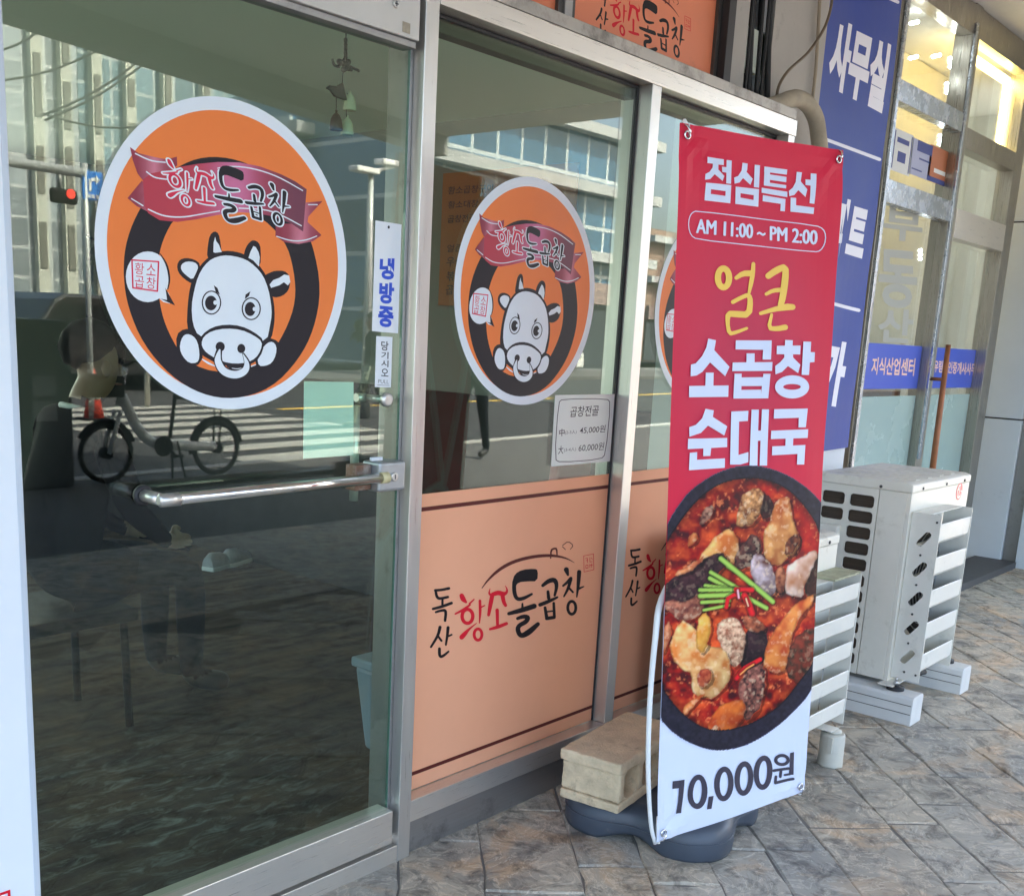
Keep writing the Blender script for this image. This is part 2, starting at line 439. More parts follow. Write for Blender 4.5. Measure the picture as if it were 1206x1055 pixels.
def lay_stones():
    ma, mb_ = .165, .185; c = s_ = math.sqrt(.5); cnt = 0; ox, oy = 4.2, -1.0     # rows run at 45 degrees to the shop front
    W_ = lambda u, v: (ox+u*c-v*s_, oy+u*s_+v*c)
    yj = -7.2
    while yj < 7.2:
        wj = random.choice([.165, .185, .185, .23, .26]); yj += wj; i = -40+random.choice([0, 1])+random.uniform(-.3, .3)
        while i < 40:
            a = random.choice([1.6, 2, 2.2, 2.7, 3, 3.4]); g = .0016
            x0, x1 = i*ma+g, (i+a)*ma-g; y0, y1 = yj-wj+g, yj-g; i += a
            cx, cy = (x0+x1)/2, (y0+y1)/2; C0 = W_(cx, cy)
            if not (.9 < C0[0] < 8.6 and -2.25 < C0[1] < .32) or C0[0] < 1.3 and C0[1] < -1.0: continue
            per = []; na = 4
            for (ax, ay, bx, by, nn) in ((x0, y0, x1, y0, na), (x1, y0, x1, y1, 2), (x1, y1, x0, y1, na), (x0, y1, x0, y0, 2)):
                for t in range(nn):
                    f = t/nn; per.append((ax+(bx-ax)*f+random.uniform(-.0055, .0055), ay+(by-ay)*f+random.uniform(-.0055, .0055)))
            h = random.uniform(-.0012, .0016); tx, ty = random.uniform(-.009, .009), random.uniform(-.009, .009)
            bm = bmesh.new(); lo = []; hi = []
            for u, v in per:
                X, Y = W_(u, v); lo.append(bm.verts.new((X-C0[0], Y-C0[1], -.0036)))
                ins = .0045+random.uniform(0, .005); d = math.hypot(u-cx, v-cy); f = 1-ins/d; X, Y = W_(cx+(u-cx)*f, cy+(v-cy)*f)
                hi.append(bm.verts.new((X-C0[0], Y-C0[1], h+tx*(u-cx)+ty*(v-cy)+random.uniform(-.0008, .0004))))
            n = len(per)
            for t in range(n): bm.faces.new([lo[t], lo[(t+1) % n], hi[(t+1) % n], hi[t]])
            bm.faces.new(hi); me = bpy.data.meshes.new('stone'); bm.to_mesh(me); bm.free()
            o = link('stone', me, stone_m, pav); o.location = (C0[0], C0[1], 0); cnt += 1
    return cnt
NST = lay_stones()
# plain stamped surface where the stones are no longer told apart
sw = MB()
for (x0, x1, y0, y1) in ((-12, .75, -4.05, .3), (8.85, 30, -4.05, .4), (.75, 8.85, -4.05, -2.42)):
    sw.box(x0, x1, y0, y1, -.02, -.003)
tag(sw.build('stamped_paving', stone_m, pav), kind='stuff')
sk = R(-8)                                    # the street runs a little askew of the shop front
def street(name, x0, x1, d0, d1, z0, z1, m, parent=None):
    def q(x, y): return (x, y+(x-5)*math.tan(sk)*.9)
    mb = MB(); a, b, c, d = q(x0, d0), q(x1, d0), q(x1, d1), q(x0, d1)
    mb.hexa([(*a, z0), (*b, z0), (*c, z0), (*d, z0), (*a, z1), (*b, z1), (*c, z1), (*d, z1)]); return mb.build(name, m, parent)
brickwalk = MB()
brickwalk.hexa([(-12, -7.0+2.15, -.4), (30, -7.0-3.3, -.4), (30, -4.05, -.4), (-12, -4.05, -.4), (-12, -7.0+2.15, -.004), (30, -7.0-3.3, -.004), (30, -4.05, -.004), (-12, -4.05, -.004)])
sidewalk = tag(brickwalk.build('sidewalk', pavers_m), kind='structure')
kerb = tag(street('kerb', -12, 30, -7.0, -6.82, -.4, .006, kerb_m), kind='structure')
road = tag(street('road', -60, 90, -19.5, -7.0, -.5, -.13, asphalt), kind='structure')
tag(street('far_sidewalk', -60, 90, -23.5, -19.5, -.5, -.0, pavers_m), kind='structure')
tag(MB().box(-300, 300, -400, 200, -.8, -.45).build('ground', mat('far_ground', (.12, .12, .12), .9, var=.2, ns=.1)), kind='structure')
for k in range(8):
    street('crosswalk_stripe', 7.3, 11.6, -8.15-k*.92, -7.68-k*.92, -.126, -.122, roadpaint, road)
street('lane_line', -40, 7.0, -13.3, -13.1, -.126, -.122, mat('yellow_paint', (.65, .42, .06), .6, var=.2), road)
street('lane_line', 12.5, 60, -13.3, -13.1, -.126, -.122, MATS['yellow_paint'], road)

# ================================================================== the building
bld = empty('shop_building', (2, 2, 0), 'shaded street level storey of the building that houses the orange restaurant front', 'building')
B0 = (2, 2, 0)
def bpart(name, m, *boxes, bev=0):
    mb = MB(B0)
    for b in boxes: mb.box(*b)
    return mb.build(name, m, bld, bev=bev)
def edge_y(x): return -4.35-(x+.0)*.2143      # front edge of the overhang, read off its mirror image
def slab(name, m, z0, z1, yb, x0=-2.2, x1=8.2, off=0.):
    mb = MB(B0); mb.hexa([(x0, edge_y(x0)+off, z0), (x1, edge_y(x1)+off, z0), (x1, yb, z0), (x0, yb, z0), (x0, edge_y(x0)+off, z1), (x1, edge_y(x1)+off, z1), (x1, yb, z1), (x0, yb, z1)]); return mb.build(name, m, bld)
slab('soffit', soffit_m, 3.3, 3.42, 8)
slab('upper_storeys', conc, 3.42, 12.5, 9, off=.02)
mb = MB(B0)
EA, EB = -2.2, 8.2
mb.hexa([(x, edge_y(x)+d, z) for z in (3.12, 3.298) for x, d in ((EA, -.02), (EB, -.02), (EB, .22), (EA, .22))])
mb.build('edge_beam', conc, bld)
for yy in (-1.3, -2.9):
    bpart('soffit_beam', conc, (-2.2, 8.2, yy-.12, yy+.12, 3.16, 3.298))
# fascia wall behind the signs and shell of the restaurant
bpart('fascia_wall', concd, (-3, 3.52, .16, .3, 2.24, 3.3))
bpart('fascia_panel', plaster, (3.40, 3.60, .145, .2, 2.2, 3.3), (3.78, 4.20, .145, .168, 2.0, 3.3))
bpart('cable_recess', rubber, (3.60, 3.78, .20, .24, 2.0, 3.3))
bpart('wall', whitewall, (3.74, 4.90, .17, .5, 0, 3.3))
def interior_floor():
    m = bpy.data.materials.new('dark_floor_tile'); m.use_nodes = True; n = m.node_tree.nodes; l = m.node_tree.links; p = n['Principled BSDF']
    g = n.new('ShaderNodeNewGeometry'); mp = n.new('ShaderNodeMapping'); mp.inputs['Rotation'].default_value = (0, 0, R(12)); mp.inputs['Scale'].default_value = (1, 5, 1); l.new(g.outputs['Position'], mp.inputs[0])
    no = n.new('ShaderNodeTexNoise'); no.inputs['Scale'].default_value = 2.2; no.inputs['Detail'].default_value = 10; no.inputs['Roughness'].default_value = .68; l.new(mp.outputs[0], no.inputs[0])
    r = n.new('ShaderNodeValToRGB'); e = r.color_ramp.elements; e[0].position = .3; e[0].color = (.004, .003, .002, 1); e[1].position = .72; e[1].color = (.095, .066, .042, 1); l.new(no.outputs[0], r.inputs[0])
    # pale streaky smears near the door, fading outwards
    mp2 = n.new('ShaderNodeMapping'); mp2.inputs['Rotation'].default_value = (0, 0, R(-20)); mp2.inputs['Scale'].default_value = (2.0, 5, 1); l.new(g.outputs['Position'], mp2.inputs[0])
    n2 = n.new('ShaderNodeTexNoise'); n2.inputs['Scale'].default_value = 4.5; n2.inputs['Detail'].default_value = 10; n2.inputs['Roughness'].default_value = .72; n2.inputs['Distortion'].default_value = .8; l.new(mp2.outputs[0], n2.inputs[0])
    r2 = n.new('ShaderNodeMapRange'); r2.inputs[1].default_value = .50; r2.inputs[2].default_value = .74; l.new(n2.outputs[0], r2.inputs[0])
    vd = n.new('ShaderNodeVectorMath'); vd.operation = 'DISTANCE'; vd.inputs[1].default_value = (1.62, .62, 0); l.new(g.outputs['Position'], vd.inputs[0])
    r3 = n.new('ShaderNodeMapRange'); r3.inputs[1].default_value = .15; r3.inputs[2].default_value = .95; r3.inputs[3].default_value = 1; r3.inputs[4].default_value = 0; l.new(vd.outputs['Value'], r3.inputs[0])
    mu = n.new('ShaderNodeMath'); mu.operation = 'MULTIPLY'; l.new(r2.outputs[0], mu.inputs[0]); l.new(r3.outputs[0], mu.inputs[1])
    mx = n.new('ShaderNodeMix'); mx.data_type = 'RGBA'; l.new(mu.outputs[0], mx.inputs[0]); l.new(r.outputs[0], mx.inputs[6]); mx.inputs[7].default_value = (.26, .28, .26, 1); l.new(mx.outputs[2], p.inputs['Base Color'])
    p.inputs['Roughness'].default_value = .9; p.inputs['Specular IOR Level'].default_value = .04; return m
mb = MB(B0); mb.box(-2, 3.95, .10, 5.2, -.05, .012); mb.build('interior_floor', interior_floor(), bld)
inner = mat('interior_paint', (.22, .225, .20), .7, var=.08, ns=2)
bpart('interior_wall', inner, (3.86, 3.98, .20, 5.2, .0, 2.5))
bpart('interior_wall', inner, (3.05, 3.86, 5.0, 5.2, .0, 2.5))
bpart('interior_wall', inner, (-2, 3.049, 5.0, 5.2, .0, .5))  # unseen opening left above it, added to let daylight reach the ceiling
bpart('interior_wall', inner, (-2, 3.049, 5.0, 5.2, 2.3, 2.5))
# unseen opening added in the left wall to let daylight brighten the room
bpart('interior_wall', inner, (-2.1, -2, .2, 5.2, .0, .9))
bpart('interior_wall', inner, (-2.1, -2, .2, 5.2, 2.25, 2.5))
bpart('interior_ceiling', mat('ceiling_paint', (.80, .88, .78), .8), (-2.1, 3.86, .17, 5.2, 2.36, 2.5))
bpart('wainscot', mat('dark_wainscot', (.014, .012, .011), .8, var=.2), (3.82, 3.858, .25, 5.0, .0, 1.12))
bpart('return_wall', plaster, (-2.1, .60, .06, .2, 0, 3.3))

# ================================================================== shop front frame
fr = empty('shopfront_frame', (1.909, .05, 0), 'brushed steel frame of posts, header and sill around the restaurant panes', 'window frame')
F0 = (1.909, .05, 0)
def fpart(name, m, *boxes, bev=.0015):
    mb = MB(F0)
    for b in boxes: mb.box(*b)
    return mb.build(name, m, fr, bev=bev)
fpart('mullion', steel, (1.887, 1.931, 0, .11, 0, 2.60))
fpart('mullion', steel, (2.828, 2.876, 0, .11, .162, 2.1375))
fpart('end_post', steel, (3.700, 3.745, .001, .11, 0, 2.1375))
fpart('header', steel_h, (1.932, 3.748, -.002, .112, 2.138, 2.190))
fpart('header_ledge', mat('grimy_steel', (.42, .39, .35), .5, .5, var=.2, ns=6, dirt=((.08, .07, .06), 8, .5, .7)), (1.932, 3.748, .003, .13, 2.1935, 2.226))
for a, b in ((1.9315, 2.8275), (2.8765, 3.6995)):
    fpart('sill', steel_h, (a, b, .001, .10, .100, .162))
    fpart('sill_base', steel_d, (a, b, .014, .10, -.01, .0985))
    fpart('gasket', rubber, (a, a+.008, .046, .060, .1625, 2.137), (b-.008, b, .046, .060, .1625, 2.137), (a+.008, b-.008, .046, .060, 2.128, 2.137))
    fpart('head_channel', mat('brown_channel', (.11, .085, .065), .5, .6, var=.2), (a, b, .06, .10, 2.10, 2.1375))
    fpart('glass_pane', pane, (a+.006, b-.006, .050, .058, .163, 2.134), bev=0)
fpart('threshold', steel_h, (.55, 1.8865, .002, .12, -.01, .048))
fpart('jamb_plate', steel_d, (1.876, 1.8868, .035, .11, .049, 2.6))

# ---- glass door
door = empty('glass_door', (1.25, .03, .05), 'tinted glass entrance door with steel rails and a long horizontal pull bar', 'door')
D0 = (1.25, .03, .05)
def dpart(name, m, *boxes, bev=.002, parent=None):
    mb = MB(D0)
    for b in boxes: mb.box(*b)
    return mb.build(name, m, parent or door, bev=bev)
dpart('glass_pane', pane, (.60, 1.868, .028, .036, .145, 2.06), bev=0)
dpart('bottom_rail', steel_h, (.60, 1.866, .002, .062, .060, .154))
tr = dpart('top_rail', cream, (.60, 1.868, .000, .062, 2.045, 2.32))
dpart('rail_lip', steel_d, (.60, 1.868, .010, .054, 2.030, 2.0445))
dpart('glass_edge', mat('green_glass_edge', (.10, .20, .17), .2, var=.2), (1.8683, 1.8700, .0285, .0355, .155, 2.03), bev=0)
p = at_y(466, 5, -.001); MB_ = MB(D0); MB_.lathe((p[0], 0, p[2]), [(.0085, .0), (.0085, -.003), (.006, -.0045)], 18, 'y')
sc_ = MB_.build('screw', steel, tr); mb = MB(D0)
mb.box(p[0]-.0055, p[0]+.0055, -.0052, -.0046, p[2]-.001, p[2]+.001); mb.box(p[0]-.001, p[0]+.001, -.0053, -.0047, p[2]-.0055, p[2]+.0055); mb.build('screw_slot', rubber, tr)
p = at_y(478.5, 33, -.0003); mb = MB(D0); mb.box(p[0]-.012, p[0]+.012, -.0009, -.0002, p[2]-.011, p[2]+.011); mb.build('tape_residue', mat('old_tape', (.42, .36, .27), .7, var=.3, ns=60), tr)
# pull bar and lock
hb = -.052
a = at_y(192, 585, hb); b_ = at_y(452, 566, hb)
zb = (a[2]+b_[2])/2
bar = MB(D0); bar.tube([(a[0]+.012, hb, zb-.003), (b_[0], hb, zb+.003)], .0125, 20); barp = bar.build('pull_bar', mat('polished_steel', (.78, .76, .72), .12, 1., var=.05, ns=4, streak=(2, 40, 40)), door)
e = MB(D0); e.tube([(a[0]+.035, hb, zb-.003), (a[0]-.006, hb, zb-.003), (a[0]-.011, hb, zb-.003)], [.0137, .0137, .008], 16); e.tube([(a[0]+.002, hb+.004, zb-.003), (a[0]+.002, .027, zb-.003)], .0125, 16); e.build('bar_elbow', MATS['brushed_steel'], barp)
e = MB(D0); e.lathe((a[0]+.002, 0, zb-.003), [(.021, .0275), (.021, .021), (.016, .018)], 20, 'y'); e.build('bar_rose', rubber, barp)
e = MB(D0); e.tube([(b_[0]-.012, hb, zb+.003), (b_[0]+.012, hb, zb+.003)], .0134, 16); e.build('bar_end_collar', mat('yellowed_plastic', (.62, .55, .30), .5), barp)
lk = MB(D0); l0 = at_y(447, 545, -.035); l1 = at_y(477, 577, -.035)
lk.box(l0[0], l1[0], -.036, .027, l1[2], l0[2]); lko = lk.build('lock_case', mat('cast_grey', (.42, .44, .45), .4, .7, var=.2, ns=12), door, bev=.007, seg=3)
kx, kz = (l0[0]+l1[0])/2+.004, (l0[2]+l1[2])/2
e = MB(D0); e.lathe((kx, 0, kz), [(.011, -.035), (.011, -.040), (.008, -.0405)], 20, 'y'); e.build('lock_cylinder', steel, lko)
e = MB(D0); e.box(kx-.0012, kx+.0012, -.0412, -.0404, kz-.0055, kz+.0055); e.build('keyhole', rubber, lko)
e = MB(D0); e.box(l0[0]-.052, l0[0]-.001, -.010, .027, l1[2]+.004, l0[2]-.006); e.build('lock_plate', mat('rusty_plate', (.22, .13, .09), .55, .6, var=.5, ns=18, dirt=((.45, .43, .40), 14, .5, .8)), lko, bev=.003)
e = MB(D0); e.box(l0[0]-.003, l0[0]+.032, -.012, -.003, l0[2]+.0015, l0[2]+.010); e.build('lock_tag', white_pvc, lko, bev=.001)
# inner push handle seen through the pane
q = at_y(430, 468, .10); mb = MB(D0)
mb.tube([(q[0], .037, q[2]), (q[0], .09, q[2])], .009, 12); mb.tube([(q[0]-.03, .10, q[2]-.02), (q[0]-.03, .10, .98)], .011, 12); mb.tube([(q[0]+.0, .10, q[2]), (q[0]-.03, .10, q[2])], .011, 12)
mb.build('inner_handle', steel, door)
mb = MB(D0); mb.lathe((q[0], 0, q[2]), [(.017, .0275), (.017, .018), (.012, .015)], 20, 'y'); mb.build('handle_knob', steel, door)

# ================================================================== prints: calligraphy of the shop logo (traced strokes)
def logo_black(P):
    c = P.c; P.crop(*( (480, 550, 4.2214) if P.aff is None else c))
    if P.aff is None:
        for st in ([(137, 612, 13), (168, 610, 13), (205, 602, 14)], [(140, 615, 13), (143, 640, 14), (155, 655, 14), (200, 645, 13)], [(173, 655, 11), (173, 690, 12)], [(126, 704, 13), (170, 693, 15), (218, 675, 14)], [(140, 720, 11), (165, 712, 13), (192, 710, 15), (186, 762, 13)],
                   [(161, 795, 16), (152, 835, 14), (116, 893, 11)], [(150, 838, 11), (168, 862, 11)], [(201, 797, 16), (197, 840, 13), (190, 882, 10)], [(197, 842, 10), (219, 832, 9)], [(158, 902, 15), (158, 938, 15), (172, 942, 14), (203, 916, 10)]):
            P.stroke(st)
        P.crop(520, 630, 6.347)
    P.smooth([(528, 350), (545, 292), (600, 258), (695, 250), (720, 262), (716, 345), (640, 345), (575, 352), (550, 385), (528, 380)], 1)
    for st in ([(543, 350, 30), (541, 420, 30), (560, 480, 28), (612, 474, 28), (674, 440, 17)], [(604, 512, 14), (604, 552, 20)], [(503, 586, 26), (600, 560, 38), (692, 530, 38)],
               [(568, 622, 24), (610, 606, 30), (650, 612, 34), (632, 648, 34), (580, 672, 32), (566, 705, 36), (590, 758, 34), (650, 728, 46), (720, 664, 30)],
               [(756, 376, 24), (800, 340, 34), (850, 332, 36), (862, 385, 26), (845, 450, 18)], [(795, 422, 22), (800, 470, 26)], [(736, 520, 28), (800, 495, 28), (865, 464, 16)],
               [(773, 542, 22), (785, 612, 26)], [(785, 622, 26), (840, 614, 26)], [(838, 508, 20), (843, 612, 22)], [(785, 572, 12), (838, 566, 12)],
               [(932, 258, 38), (944, 296, 18)], [(908, 378, 16), (940, 352, 22), (966, 322, 24)], [(966, 330, 24), (946, 400, 22), (914, 458, 12)], [(946, 388, 18), (982, 426, 15)],
               [(1028, 275, 32), (1022, 370, 26), (1010, 462, 10)], [(1025, 400, 18), (1062, 384, 9)]):
        P.stroke(st)
    P.ring(973, 542, 30, 48, 22); return P
def logo_roof(P):
    P.crop(520, 630, 6.347)
    P.stroke([(302, 395, 6), (345, 335, 14), (430, 255, 24), (540, 195, 25), (680, 160, 24), (800, 150, 22), (890, 160, 16), (950, 180, 9), (992, 206, 3)])
    P.stroke([(815, 172, 9), (818, 112, 14), (838, 100, 14), (860, 100, 14), (863, 150, 9)], sm=1); P.stroke([(905, 76, 6), (945, 45, 6), (986, 76, 6), (962, 106, 5)], sm=1); P.stroke([(903, 86, 6), (926, 108, 5)]); return P
def logo_red(P):
    if P.aff is None: P.crop(520, 630, 6.347)
    for st in ([(150, 452, 34), (160, 478, 40), (182, 500, 18)], [(208, 512, 14), (242, 480, 10)], [(102, 588, 12), (165, 556, 22), (212, 520, 14)], [(286, 490, 20), (289, 570, 22), (283, 656, 8)], [(292, 540, 12), (322, 525, 9)], [(150, 762, 36), (172, 738, 34), (204, 702, 16), (260, 658, 6)],
               [(362, 400, 5), (352, 436, 14), (372, 448, 24)], [(382, 442, 30), (425, 428, 36), (462, 442, 34), (488, 428, 20), (490, 402, 11), (475, 378, 4)], [(378, 450, 32), (365, 520, 32), (351, 596, 22)], [(455, 450, 32), (464, 500, 28), (478, 524, 24)], [(415, 560, 26), (418, 670, 22)], [(362, 702, 18), (420, 686, 28), (485, 660, 24)]):
        P.stroke(st)
    P.ring(193, 606, 40, 52, 26); P.ring(272, 742, 29, 42, 22); return P
def logo_stamp(P):
    P.crop(520, 630, 6.347)
    P.stroke([(1062, 155, 4), (1135, 140, 4), (1138, 258, 4), (1065, 275, 4)], closed=True, sm=0)
    for st in ([(1075, 175, 4), (1090, 172, 4), (1090, 205, 4)], [(1078, 190, 4), (1092, 187, 4)], [(1108, 168, 4), (1108, 200, 4), (1126, 197, 4)], [(1118, 170, 4), (1127, 180, 4)], [(1078, 225, 4), (1094, 222, 4), (1094, 245, 4), (1078, 248, 4), (1078, 225, 4)], [(1108, 218, 4), (1108, 240, 4)], [(1106, 226, 4), (1128, 222, 4)], [(1122, 214, 4), (1122, 240, 4)]):
        P.stroke(st, sm=0)
    return P
ink_black = mat('ink_black', alb(30, 26, 30), .45, spec=.15); ink_red = mat('ink_red', alb(208, 28, 48), .45, spec=.15); ink_brown = mat('ink_brown', alb(90, 40, 36), .45, spec=.15)
FY = .0486
pf = Plane((1.9315, FY, .163), (1, 0, 0), (0, 0, 1))
def film(name, label, a, b):
    e = empty(name, (a+.4, FY, .163), label, 'vinyl sign', 'orange vinyl panels along the foot of the restaurant front')
    pl = Plane((a, FY, .163), (1, 0, 0), (0, 0, 1)); w = b-a
    zt = at_y(600, 570.7, FY)[2]-.163; s1 = at_y(600, 587.2, FY)[2]-.163; s2 = at_y(600, 868, FY)[2]-.163
    lay('film', [(.008, .001), (w-.008, .001), (w-.008, zt), (.008, zt)], [(0, 1, 2, 3)], pl, orange_film, e, 0)
    for s_ in (s1, s2): lay('stripe', [(.008, s_-.0055), (w-.008, s_-.0055), (w-.008, s_+.0055), (.008, s_+.0055)], [(0, 1, 2, 3)], pl, ink_brown, e, .0003)
    return e, pl, zt
LOGO = {}
for nm, fn in (('black', logo_black), ('roof', logo_roof), ('red', logo_red), ('stamp', logo_stamp)): LOGO[nm] = fn(Print(pf)).mesh2d()
LM = {'black': ('lettering', ink_black), 'roof': ('roof_brush_stroke', ink_brown), 'red': ('red_lettering', ink_red), 'stamp': ('seal_mark', ink_red)}
def put_logo(parent, plane, du, dv, k, h=.0004):
    for nm, (V, F) in LOGO.items():
        us = [(du+u*k, dv+v*k) for u, v in V]; lay(LM[nm][0], us, F, plane, LM[nm][1], parent, h)
e1, p1, zt1 = film('orange_panel', 'orange vinyl panel with black and red brush lettering between door and middle post', 1.9315, 2.8275)
put_logo(e1, p1, 0, 0, 1)
e2, p2, zt2 = film('orange_panel', 'orange vinyl panel half hidden behind the red standing banner and concrete block', 2.8765, 3.6995)
put_logo(e2, p2, at_y(737, 690, FY)[0]-at_y(507, 735, FY)[0]-.945, 0, 1)

# signs above the header
osign = mat('orange_sign_sheet', alb(218, 128, 92), .5, var=.08, ns=4, dirt=((.08, .06, .05), 6, .62, .4))
for nm, lab, a, b, lg in (('fascia_sign', 'orange sign board with brush lettering above the steel header', 2.575, 3.335, True), ('fascia_sign', 'blank orange end of the sign board above the first window', 1.55, 2.500, False)):
    e = empty(nm, ((a+b)/2, .15, 2.245), lab, 'sign', 'orange boards above the header')
    mb = MB(((a+b)/2, .15, 2.245)); mb.box(a, b, .12, .16, 2.245, 2.85); mb.build('board', osign, e)
    mb = MB(((a+b)/2, .15, 2.245)); mb.box(a-.02, a, .108, .16, 2.245, 2.87); mb.box(b, b+.02, .108, .16, 2.245, 2.87); mb.box(a-.02, b+.02, .108, .16, 2.8505, 2.87); mb.build('board_frame', mat('sign_frame', (.10, .095, .09), .5, .5, var=.2), e)
    if lg:
        pl = Plane((a, .12, 2.245), (1, 0, 0), (0, 0, 1))
        L0 = np.array(pl.uv(708, 45)); L1 = np.array(pl.uv(797, 60))
        A0 = np.array(pf.uv(520, 770)); A1 = np.array(pf.uv(673, 724))
        k = (L1[0]-L0[0])/(A1[0]-A0[0])
        put_logo(e, pl, L0[0]-A0[0]*k, L0[1]-A0[1]*k+.022, k)
fpart('transom_post', steel_d, (2.5205, 2.5545, .10, .16, 2.2385, 2.86))
fpart('transom_post', rubber, (3.3555, 3.40, .08, .16, 2.2385, 3.2))

# ================================================================== round stickers
st_white = mat('sticker_white', (.78, .83, .87), .4, spec=.25, var=.03, ns=9); st_orange = mat('sticker_orange', alb(240, 126, 64), .4, spec=.2, var=.03, ns=7); st_black = mat('sticker_black', alb(40, 37, 43), .4, spec=.15)
st_ribbon = mat('sticker_ribbon', (.5, .1, .1), .4, attr='Col', spec=.2); st_redink = mat('sticker_red', alb(206, 46, 76), .4, spec=.2)
SY = .0272
ps = Plane((0, SY, 0), (1, 0, 0), (0, 0, 1))
SC = (at_y(100+425/2.777, 110+532/2.777, SY)); SCx, SCz = 1.378, 1.528
CC, CE, CD = (100, 110, 2.777), (190, 270, 5.553), (140, 160, 4.824)
def aff_fit(src, dst):
    A = np.array([[x, y, 1] for x, y in src]); X = np.linalg.lstsq(A, np.array(dst), rcond=None)[0]; return X.T
AFF = aff_fit([(102, 588), (150, 452), (193, 606), (272, 742), (710, 262), (720, 664), (973, 542), (1062, 384), (932, 258), (485, 660), (503, 586)], [(248, 212), (285, 150), (318, 250), (376, 372), (698, 205), (708, 470), (906, 474), (966, 405), (866, 278), (536, 378), (545, 345)])
def ribbon_col(u, v):
    x, y = project(np.array([u, SY, v])); x = (x-140)*4.824/1000
    k = math.exp(-((x-.66)/.14)**2); r = np.array(alb(178, 62, 78))*(1-k)+np.array(alb(196, 112, 152))*k
    t = min(1, max(0, (x-.72)/.25)); r = r*(1-t)+np.array(alb(112, 62, 80))*t
    k2 = math.exp(-((x-.24)/.05)**2)*.0; return tuple(r*(1-k2))
def tail_col(u, v):
    x, y = project(np.array([u, SY, v])); x = (x-140)*4.824/1000; y = (y-160)*4.824/1000
    c = .2 if x < .5 else 1.0
    k = math.exp(-((x-(.2 if x < .5 else 1.03))/.05)**2)
    return tuple(np.array(alb(140, 55, 72))*(1-k)+np.array(alb(196, 120, 140))*k)
LAY = []     # (name, material, V, F, h, colours)
def L(name, m, P, h, colfn=None): V, F = P.mesh2d(); LAY.append((name, m, V, F, h, colfn))
n_ = 96; circ = lambda r: [(SCx+r*math.cos(t), SCz+r*math.sin(t)) for t in [k*2*math.pi/n_ for k in range(n_)]]
LAY.append(('backing', st_white, circ(.3085), [tuple(range(n_))], 0., None))
LAY.append(('orange_disc', st_orange, circ(.2835), [tuple(range(n_))], .0002, None))
L('black_ring', st_black, Print(ps, CC).smooth([(125, 600), (130, 500), (165, 400), (230, 300), (300, 240), (390, 205), (500, 215), (600, 265), (690, 370), (745, 490), (773, 640), (750, 770), (700, 870), (610, 965), (490, 1002), (380, 985), (280, 925), (190, 820), (140, 700)]), .0004)
L('orange_inner', st_orange, Print(ps, CC).smooth([(300, 395), (252, 480), (235, 570), (243, 690), (270, 780), (330, 880), (450, 920), (590, 880), (655, 780), (690, 680), (684, 580), (655, 480), (560, 390), (420, 350)]), .0006)
P = Print(ps, CD)
P.poly([(62, 65), (110, 100), (200, 122), (270, 135), (328, 120), (330, 170), (200, 250), (140, 260), (105, 215), (78, 140)]); P.poly([(48, 355), (130, 255), (160, 300), (160, 430), (100, 400)])
P.poly([(1060, 380), (1155, 372), (1075, 460), (1070, 490), (1150, 565), (1100, 600), (1020, 615), (940, 605), (888, 570), (890, 500), (1045, 500)]); L('ribbon_tails', st_ribbon, P, .0008, tail_col)
P = Print(ps, CD); P.poly([(135, 250), (180, 215), (250, 200), (340, 178), (450, 160), (560, 150), (680, 152), (800, 175), (920, 220), (1000, 260), (1065, 305), (1045, 545), (980, 500), (880, 460), (780, 440), (680, 435), (560, 450), (440, 475), (330, 490), (230, 480), (165, 440), (145, 400)]); L('ribbon_band', st_ribbon, P, .0010, ribbon_col)
P = Print(ps, CD)
for st in ([(92, 102, 7), (180, 145, 8), (262, 152, 7)], [(155, 205, 7), (200, 240, 8), (270, 248, 7)], [(560, 185, 6), (640, 172, 7), (760, 185, 7), (900, 230, 7), (1042, 312, 6)], [(165, 418, 7), (250, 458, 8), (360, 465, 8), (470, 445, 7), (570, 428, 6)], [(680, 412, 6), (760, 415, 7), (860, 425, 7), (950, 465, 7), (1035, 512, 6)], [(70, 358, 6), (135, 398, 7)], [(895, 572, 6), (980, 600, 7), (1060, 595, 7), (1122, 570, 6)], [(1075, 392, 6), (1125, 392, 6)]): P.stroke(st)
L('ribbon_lines', st_white, P, .0012)
P = Print(ps, CD, AFF); P.grow = 10; logo_black(P); logo_red(P); L('lettering_outline', st_white, P, .0014)
P = Print(ps, CD, AFF); P.grow = -1; logo_black(P); L('lettering', st_black, P, .0016)
P = Print(ps, CD, AFF); P.grow = -2; logo_red(P); L('red_lettering', st_redink, P, .0016)
# bubble with seal
P = Print(ps, CC).ell(205, 600, 72, 83).smooth([(240, 650), (268, 640), (288, 690), (245, 680)], 1); L('bubble', st_white, P, .0008)
P = Print(ps, CC).smooth([(262, 636), (294, 694), (246, 672), (268, 676)], 0); P.stroke([(245, 525, 3), (268, 560, 7), (277, 610, 6), (270, 640, 4)]); L('bubble_tail', st_black, P, .0010)
P = Print(ps, CC); P.stroke([(153, 545, 5), (240, 551, 5), (236, 647, 5), (156, 636, 5)], closed=True, sm=0)
for t_, x, y in (('황', 163, 553), ('소', 201, 556), ('곱', 163, 596), ('창', 201, 600)): P.text(t_, (x, y), (x+30, y+3), (x-1, y+38), .0)
L('seal_mark', st_redink, P, .0010)
